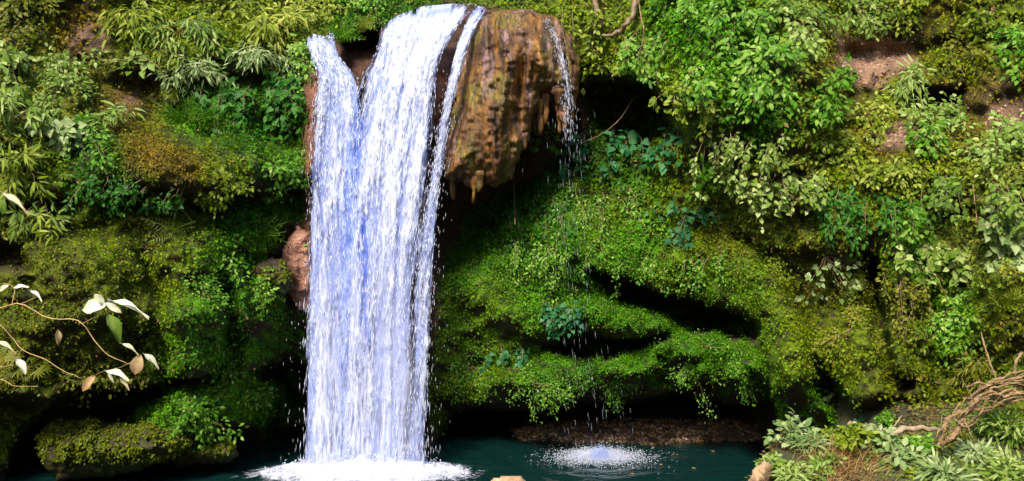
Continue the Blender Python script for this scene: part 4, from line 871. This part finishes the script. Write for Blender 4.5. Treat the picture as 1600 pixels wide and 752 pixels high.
bush('pale bluish leaves beside the driftwood log', 1372, 700, .22, .24, leaf='oval', mat='silver', size=.085, nleaf=150, nobj=50)
bush('whitish drooping leaves below the driftwood log', 1405, 718, .26, .14, leaf='oval', mat='silver', size=.095, nleaf=120, nobj=50)
bush('small bluish plant left of the log on the bank crest', 1345, 672, .12, .18, leaf='lance', mat='blue', size=.10, nleaf=60, nobj=30)
bush('yellow-green weeds growing through the dry grass tuft', 1290, 735, .24, .17, mat='pale', size=.055, nleaf=360)
bush('fine yellow weeds on the hump behind the dry grass', 1300, 690, .22, .14, mat='yellow', size=.055, nleaf=320)
bush('bright small rosette at the bottom edge of the bank', 1425, 742, .08, .06, leaf='oval', mat='yellow', size=.05, nleaf=80)
bush('low green weed under the root pile', 1430, 700, .22, .16, mat='fresh', size=.06, nleaf=240)
bush('grey-green bamboo-like bush at the right edge of the bank', 1570, 690, .42, .42, leaf='lance', mat='pale', size=.12, nleaf=600, nobj=60, ntw=20)
bush('second grey-green bush at the lower right, left of the corner', 1530, 725, .34, .2, leaf='lance', mat='silver', size=.12, nleaf=420, nobj=60, ntw=18)
bush('silvery long-leaved weed in the bottom right corner', 1580, 752, .4, .24, leaf='lance', mat='pale', size=.13, nleaf=360, nobj=60, ntw=18)
bush('silvery long-leaved weed at the bottom, left of the root pile foot', 1470, 748, .3, .13, leaf='lance', mat='silver', size=.13, nleaf=240, nobj=50)
bush('green fringe on the bank crest behind the log', 1390, 662, .3, .14, mat='fresh', size=.06, nleaf=260)
bush('dark green weed under the bare roots', 1500, 700, .25, .18, leaf='lance', mat='olive', size=.09, nleaf=220)

def grass(label, px, py, n, w_, h_, mat, name='grass_tuft', lean=(-.1, -.5)):
    rp = on_bank(px, py); pos = rp + rng.normal(0, 1, (n, 3)) * (w_, w_ * .6, 0); pos[:, 2] = bank_z(pos[:, 0], pos[:, 1]) - .01
    y = norm(np.array([lean[0], lean[1], .8]) + rng.normal(0, .45, (n, 3))); z = norm(np.cross(y, rng.normal(0, 1, (n, 3)))); x = np.cross(y, z)
    return finish(name, label, 'grass', None, rp, [], pos, (x, y, z), h_ * rng.uniform(.6, 1.2, n), 'blade', mat, 60, part='blade')
grass('dry brown grass tuft on the hump of the near bank', 1302, 722, 380, .18, .2, 'dry', lean=(.35, -.6))
grass('dry straw at the lower side of the brown grass hump', 1320, 748, 240, .2, .14, 'dry', lean=(.5, -.5))

# --- roots and driftwood
def rootline(pts, d, n=24):
    q = resample([(a, b, d + c) for a, b, c in pts], n); return P(q[:, 0], q[:, 1], q[:, 2])
def wood(name, label, cat, lines, mat, part='root'):
    c = lines[0][0].mean(0); c = np.array([c[0], c[1], min(l[0][:, 2].min() for l in lines)]); e = link(name, None, loc=tuple(c), label=label, cat=cat)
    for L, r0, r1 in lines:
        L = L + rng.normal(0, r0 * .22, L.shape); v, f = tube(L - c, r0 * .85, r1 * .8, 7, wob=.28); link(part, mesh_data(part, v, f, M[mat], smooth=True), e)
RD = 9.15
L = [(rootline([(1436, 712, .1), (1468, 698, 0), (1492, 676, -.05), (1514, 640, .05), (1528, 622, .3)], RD), .042, .028),
     (rootline([(1470, 695, 0), (1478, 660, 0), (1500, 645, -.05), (1545, 638, .1)], RD), .03, .022),
     (rootline([(1488, 690, .05), (1505, 665, .05), (1530, 650, .1), (1548, 635, .3)], RD), .026, .016),
     (rootline([(1505, 655, -.05), (1514, 672, -.1), (1522, 695, -.05)], RD), .012, .008),
     (rootline([(1500, 630, 0), (1490, 650, -.05), (1510, 668, -.08), (1530, 655, 0)], RD), .01, .007)]
for i in range(16):
    a = rng.uniform(1455, 1530); b = 712 - (a - 1440) * .8 + rng.uniform(-14, 14); g = rng.uniform(-30, 40)
    L.append((rootline([(a, b, 0), (a + g * .4, b - 14 + rng.uniform(-12, 12), -.08), (a + g, b - 28 + rng.uniform(-16, 20), rng.uniform(-.1, .25))], RD, 10), rng.uniform(.006, .013), .004))
wood('exposed_roots', 'thick bare brown roots leaning up the near right bank', 'roots', L, 'root')
L = []
for i in range(26):
    a = rng.uniform(1510, 1570); b = rng.uniform(596, 632); w_ = rng.uniform(50, 120)
    L.append((rootline([(a, b + rng.uniform(-4, 12), 0), (a + w_ * .3, b - rng.uniform(0, 20), -.1), (a + w_ * .7, b - rng.uniform(-4, 26), .0), (a + w_, b + rng.uniform(-24, 16), .2)], 9.7, 12), rng.uniform(.008, .024), .006))
L.append((rootline([(1596, 552, .2), (1585, 575, 0), (1594, 598, -.05), (1610, 610, 0)], 9.7), .022, .016)); L.append((rootline([(1504, 622, 0), (1530, 624, -.05), (1546, 623, 0)], 9.6), .012, .010))
wood('root_pile', 'heap of thin reddish brown roots and sticks at the right edge', 'roots', L, 'root')
wood('driftwood_log', 'grey-brown driftwood log lying along the bank crest', 'log', [(rootline([(1325, 664, .1), (1350, 668, 0), (1390, 677, 0), (1425, 668, .05), (1475, 672, .1)], 9.5), .042, .03), (rootline([(1390, 675, 0), (1400, 662, -.05), (1408, 650, 0)], 9.5, 10), .012, .006)], 'wood', 'trunk')
wood('bent_stick', 'pale bent stick standing on the right bank', 'stick', [(rootline([(1533, 520, .6), (1540, 545, .3), (1548, 570, .15), (1558, 596, 0)], 9.8, 12), .010, .012)], 'root', 'twig')
wood('fallen_twig', 'thin twig lying in front of the bottom right weeds', 'stick', [(rootline([(1330, 735, .1), (1390, 744, 0), (1440, 748, 0), (1480, 758, 0)], 8.7, 12), .014, .010)], 'wood', 'twig')

# --- hanging roots and bare twigs on the face
def facing(pts, off, n=20):
    q = resample([(a, b, 0) for a, b in pts], n); p = sample(PT, q[:, 0], q[:, 1]); d = np.minimum(p[:, 1] - .05, np.median(p[:, 1])) - off; return P(q[:, 0], q[:, 1], d)
for nm, lb, pts, off, r in [
    ('hanging_root', 'pale hanging root at the top right of the mound', [(996, -20), (1000, 20), (1006, 50), (1000, 85)], .75, .013),
    ('hanging_root', 'curved bare root sagging from the mound to the hollow', [(856, 205), (872, 218), (895, 226), (930, 215), (965, 190), (992, 150)], .75, .011),
    ('hanging_root', 'thin straight root hanging under the mound', [(802, 235), (803, 290), (805, 350)], 1.0, .008),
    ('hanging_root', 'thin root dangling beside the mound top', [(880, 15), (878, 40), (884, 70)], 1.3, .008),
    ('bare_twig', 'bare crooked twig on the upper left face', [(160, 95), (190, 94), (220, 90), (250, 105)], .6, .010),
    ('bare_twig', 'thin twig under the left ledge', [(262, 320), (285, 330), (300, 345)], .4, .007),
    ('bare_twig', 'fine bare stem trailing on the drying vine', [(1222, 270), (1228, 300), (1240, 310), (1236, 340)], .6, .007),
    ('bare_twig', 'fine bare stem looping at the right of the cliff', [(1520, 290), (1525, 330), (1530, 350), (1560, 352)], .6, .007)]:
    wood(nm, lb, 'root' if 'root' in nm else 'twig', [(facing(pts, off), r, r * .7)], 'root', 'strand')
for lb, pts, r in [('leaning tree stem at the top right of the mound', [(925, -60), (930, 0), (940, 40)], .09), ('forked limb crossing behind the vines at the top', [(1000, -20), (985, 30), (965, 50), (940, 55)], .07)]:
    wood('tree_stem', lb, 'trunk', [(facing(pts, .25), r, r * .6)], 'stem', 'bark')

# --- stones of the gravel spit in the cave
gb = []; gX, gY = np.meshgrid(np.arange(-1.8, 5.2, .07), np.arange(14.6, 18.2, .07))
def spit_z(x, y): return -0.14 + 0.30 * sstep(14.9, 16.2, y + .3 * fbm(x * .7, x * .2, 3, 5)) * (.45 + .55 * sstep(-.6, 1.8, x)) * sstep(-.7, .5, x)
gZ = spit_z(gX, gY) + .05 * fbm(gX * 3, gY * 3, 3, 7)
link('gravel_spit', mesh_data('gravel_spit', np.stack([gX, gY, gZ], -1).reshape(-1, 3), grid_faces(*gX.shape), M['gravel'], smooth=True), kind='structure', label='brown gravel spit at the mouth of the low cave', cat='gravel')
def stone_mesh(seed):
    r = np.random.default_rng(seed); th = np.linspace(0, 2 * np.pi, 8, endpoint=False); vs = [(0, 0, -.5)]
    for z, q in ((-.3, .8), (.1, 1.0), (.42, .6)): vs += [(math.cos(a) * q * r.uniform(.75, 1.15), math.sin(a) * q * r.uniform(.75, 1.15), z * r.uniform(.8, 1.2)) for a in th]
    vs.append((0, 0, .6)); f = []
    for j in range(8):
        k = (j + 1) % 8; f.append((0, 1 + k, 1 + j, 1 + j)); f.append((1 + j, 1 + k, 9 + k, 9 + j)); f.append((9 + j, 9 + k, 17 + k, 17 + j))
    q = np.array([x for x in f if x[2] != x[3]]); t = np.array([x[:3] for x in f if x[2] == x[3]] + [(25, 17 + j, 17 + (j + 1) % 8) for j in range(8)])
    return mesh_data('stone', np.array(vs), [q, t], M['gravel'])
M['pebble'] = mat_cover('pebble stone', .6, .0)
def pebbles(pos, size):
    a = norm(rng.normal(0, 1, (len(pos), 3))); return drops(pos, a, size, size * rng.uniform(.5, 1.1, len(pos)))
n = 4200; x = rng.uniform(-1.4, 5.0, n); y = 15.2 + rng.random(n) * 1.3; z = spit_z(x, y); k_ = z > -.06; p_ = np.stack([x, y, z + .01], -1)[k_]; v, f = pebbles(p_, rng.uniform(.015, .06, len(p_)))
c = np.array([(.20, .12, .08), (.32, .24, .17), (.12, .07, .05), (.30, .18, .06)])[rng.integers(0, 4, len(p_))] * rng.uniform(.6, 1.3, (len(p_), 1))
link('gravel', mesh_data('gravel', v, f, M['pebble'], col=np.repeat(c, 6, 0)), kind='stuff', label='brown pebbles and leaf litter spread over the spit in the cave mouth', cat='gravel')
n = 620; px = rng.normal(1362, 38, n); py = rng.normal(94, 18, n); px[:200] = rng.normal(1398, 16, 200); py[:200] = rng.normal(212, 9, 200); px[200:330] = rng.normal(1572, 20, 130); py[200:330] = rng.normal(182, 10, 130); p_ = sample(PT, px, py); v, f = pebbles(p_, rng.uniform(.008, .04, n) * rng.uniform(.5, 1.3, n))
c = np.array([(.30, .18, .12), (.34, .23, .16), (.18, .10, .06)])[rng.integers(0, 3, n)] * rng.uniform(.6, 1.2, (n, 1))
link('earth_clods', mesh_data('earth_clods', v, f, M['pebble'], col=np.repeat(c, 6, 0)), kind='stuff', label='crumbled pinkish earth on the bare patches of the right cliff', cat='earth')
SMS = [stone_mesh(i) for i in range(5)]
for i in range(70):
    x = rng.uniform(.6, 4.9); y = rng.uniform(15.35, 16.3); z = float(spit_z(np.array(x), np.array(y))); s = rng.uniform(.05, .12)
    o = link('stone', SMS[i % 5], loc=(x, y, z + s * .2), label='small brown stone on the gravel spit at the cave mouth', cat='stone', group='stones on the gravel spit'); o.scale = (s * rng.uniform(.8, 1.5), s, s * .7); o.rotation_euler = (0, 0, rng.uniform(0, 6))

# --- leaves afloat on the pool
for i, (x, y) in enumerate([(886, 690), (905, 684), (948, 691), (998, 676), (1020, 700), (1036, 727), (1050, 712), (1080, 733), (860, 698), (985, 742), (838, 688), (780, 684), (1110, 706), (720, 690)]):
    p_ = P(x, y, HC * FPX / (y - 376)); o = link('floating_leaf', leaf_data('oval', 'dry'), loc=(p_[0], p_[1], .015), label='dry leaf floating on the dark pool near the splash', cat='leaf', group='dry leaves afloat on the pool'); o.scale = (.08,) * 3; o.rotation_euler = (0, 0, rng.uniform(0, 6))
# --- foreground twigs at the left edge
FD = 3.6
def flat_leaf(kind, base, tip, wpx, d0, d1, roll):
    b = P(*base, FD + d0); t = P(*tip, FD + d1); y = t - b; ln_ = np.linalg.norm(y); y = y / ln_; view = norm(b - np.array([0, 0, HC])); z = norm(-view + np.array([0, 0, .75])); z = norm(z - (z @ y) * y); x = np.cross(y, z)
    c, s_ = math.cos(roll), math.sin(roll); x, z = x * c + z * s_, z * c - x * s_; return b, x * (wpx / FPX * FD / .56), y * ln_, z * ln_
BIGLEAF = (lambda: (np.array([(sx * w_, t, abs(sx) * .10 * (w_ * 3) - .16 * t * t + (.05 * math.sin(t * 9 + sx * 2)) * abs(sx)) for t, w_ in [(0, .015), (.08, .10), (.2, .19), (.36, .26), (.52, .28), (.68, .25), (.82, .17), (.93, .075), (1, .008)] for sx in (-1, -.5, 0, .5, 1)]), grid_faces(9, 5)))()
_bl = {}
def twig(label, lines, leaves):
    root = lines[0][0][0].copy(); root[2] = float(bank_z(np.array(root[0]), np.array(root[1]))); e = link('leafy_twig', None, loc=tuple(root), label=label, cat='twig')
    for Ln, r0, r1 in lines: Ln = Ln + rng.normal(0, r0 * .25, Ln.shape); v, f = tube(Ln - root, r0 * .72, r1 * .8, 6, wob=.22); link('stem', mesh_data('stem', v, f, M['yellow_stem'], smooth=True), e)
    for base, tip, wpx, mat, roll in leaves:
        if mat not in _bl: _bl[mat] = mesh_data('leaf', BIGLEAF[0], BIGLEAF[1], M['leaf_' + mat], tint=np.clip(.62 - .5 * BIGLEAF[0][:, 1] ** 4 - .12 * np.abs(BIGLEAF[0][:, 0]) * 3 + rng.normal(0, .06, 45), .05, .95), smooth=True)
        b, x, y, z = flat_leaf('', base, tip, wpx, 0, rng.uniform(-.03, .01), roll); q = link('leaf', _bl[mat], e)
        m = np.eye(4); m[:3, 0] = x; m[:3, 1] = y; m[:3, 2] = z; m[:3, 3] = b - root; q.matrix_basis = Matrix(m.tolist())
def fl(*p): q = resample([(a, b, 0) for a, b in p], 30); return P(q[:, 0], q[:, 1], np.full(30, FD))
twig('foreground twig with the big cream leaves and yellow stem at left',
     [(fl((-260, 900), (-200, 640), (-60, 500), (0, 482), (33, 475), (74, 497), (112, 499), (129, 506), (149, 534), (170, 556), (201, 569)), .0045, .0018), (fl((129, 506), (140, 500), (148, 496)), .002, .001), (fl((18, 478), (22, 462), (22, 450), (12, 444), (3, 444)), .003, .0015), (fl((33, 475), (45, 470), (58, 464)), .002, .001), (fl((148, 496), (160, 486), (166, 476)), .0012, .001), (fl((201, 569), (212, 560), (220, 554)), .0015, .001), (fl((162, 480), (168, 490)), .001, .0008), (fl((205, 566), (186, 575), (163, 580), (149, 586)), .001, .0008)],
     [((166, 476), (125, 482), 24, 'cream', .2), ((168, 469), (234, 487), 11, 'cream', .5), ((165, 473), (190, 489), 10, 'cream', -.4), ((162, 475), (148, 460), 13, 'cream', .3), ((167, 489), (191, 532), 21, 'pale', .3), ((187, 536), (219, 551), 10, 'cream', .6),
      ((219, 554), (209, 587), 20, 'brownleaf', .1), ((223, 552), (251, 574), 12, 'cream', .4), ((233, 560), (240, 584), 6, 'pale', .2), ((163, 579), (202, 589), 15, 'cream', .4), ((149, 586), (126, 612), 13, 'brownleaf', .2), ((168, 582), (178, 598), 5, 'cream', 0), ((186, 590), (203, 608), 7, 'brownleaf', .2), ((20, 450), (44, 446), 9, 'cream', .3), ((45, 453), (67, 467), 8, 'cream', .5), ((14, 445), (-4, 455), 8, 'cream', .2)])
twig('lower foreground twig with a bare yellow stem at the left edge', [(fl((-220, 900), (-160, 640), (-60, 470), (0, 508), (35, 546), (69, 561), (101, 580), (128, 591)), .004, .0014), (fl((35, 546), (30, 552), (27, 562)), .0015, .001)],
     [((-8, 532), (27, 549), 9, 'cream', .4), ((25, 560), (42, 582), 13, 'cream', .3), ((90, 514), (92, 540), 10, 'brownleaf', .3)])
twig('thin bare stems at the left edge under the foreground leaves', [(fl((-200, 900), (-120, 680), (-40, 580), (0, 574), (22, 570)), .003, .002), (fl((-160, 760), (-40, 590), (0, 593), (24, 603), (60, 604)), .003, .0015)], [])
twig('cream foreground leaf pair entering at the left edge in mid height', [(fl((-300, 800), (-240, 420), (-80, 300), (-10, 298), (12, 304)), .003, .0015)], [((0, 300), (47, 330), 10, 'cream', .3), ((-5, 308), (6, 332), 16, 'pale', .2)])
print('objects', len(bpy.data.objects))
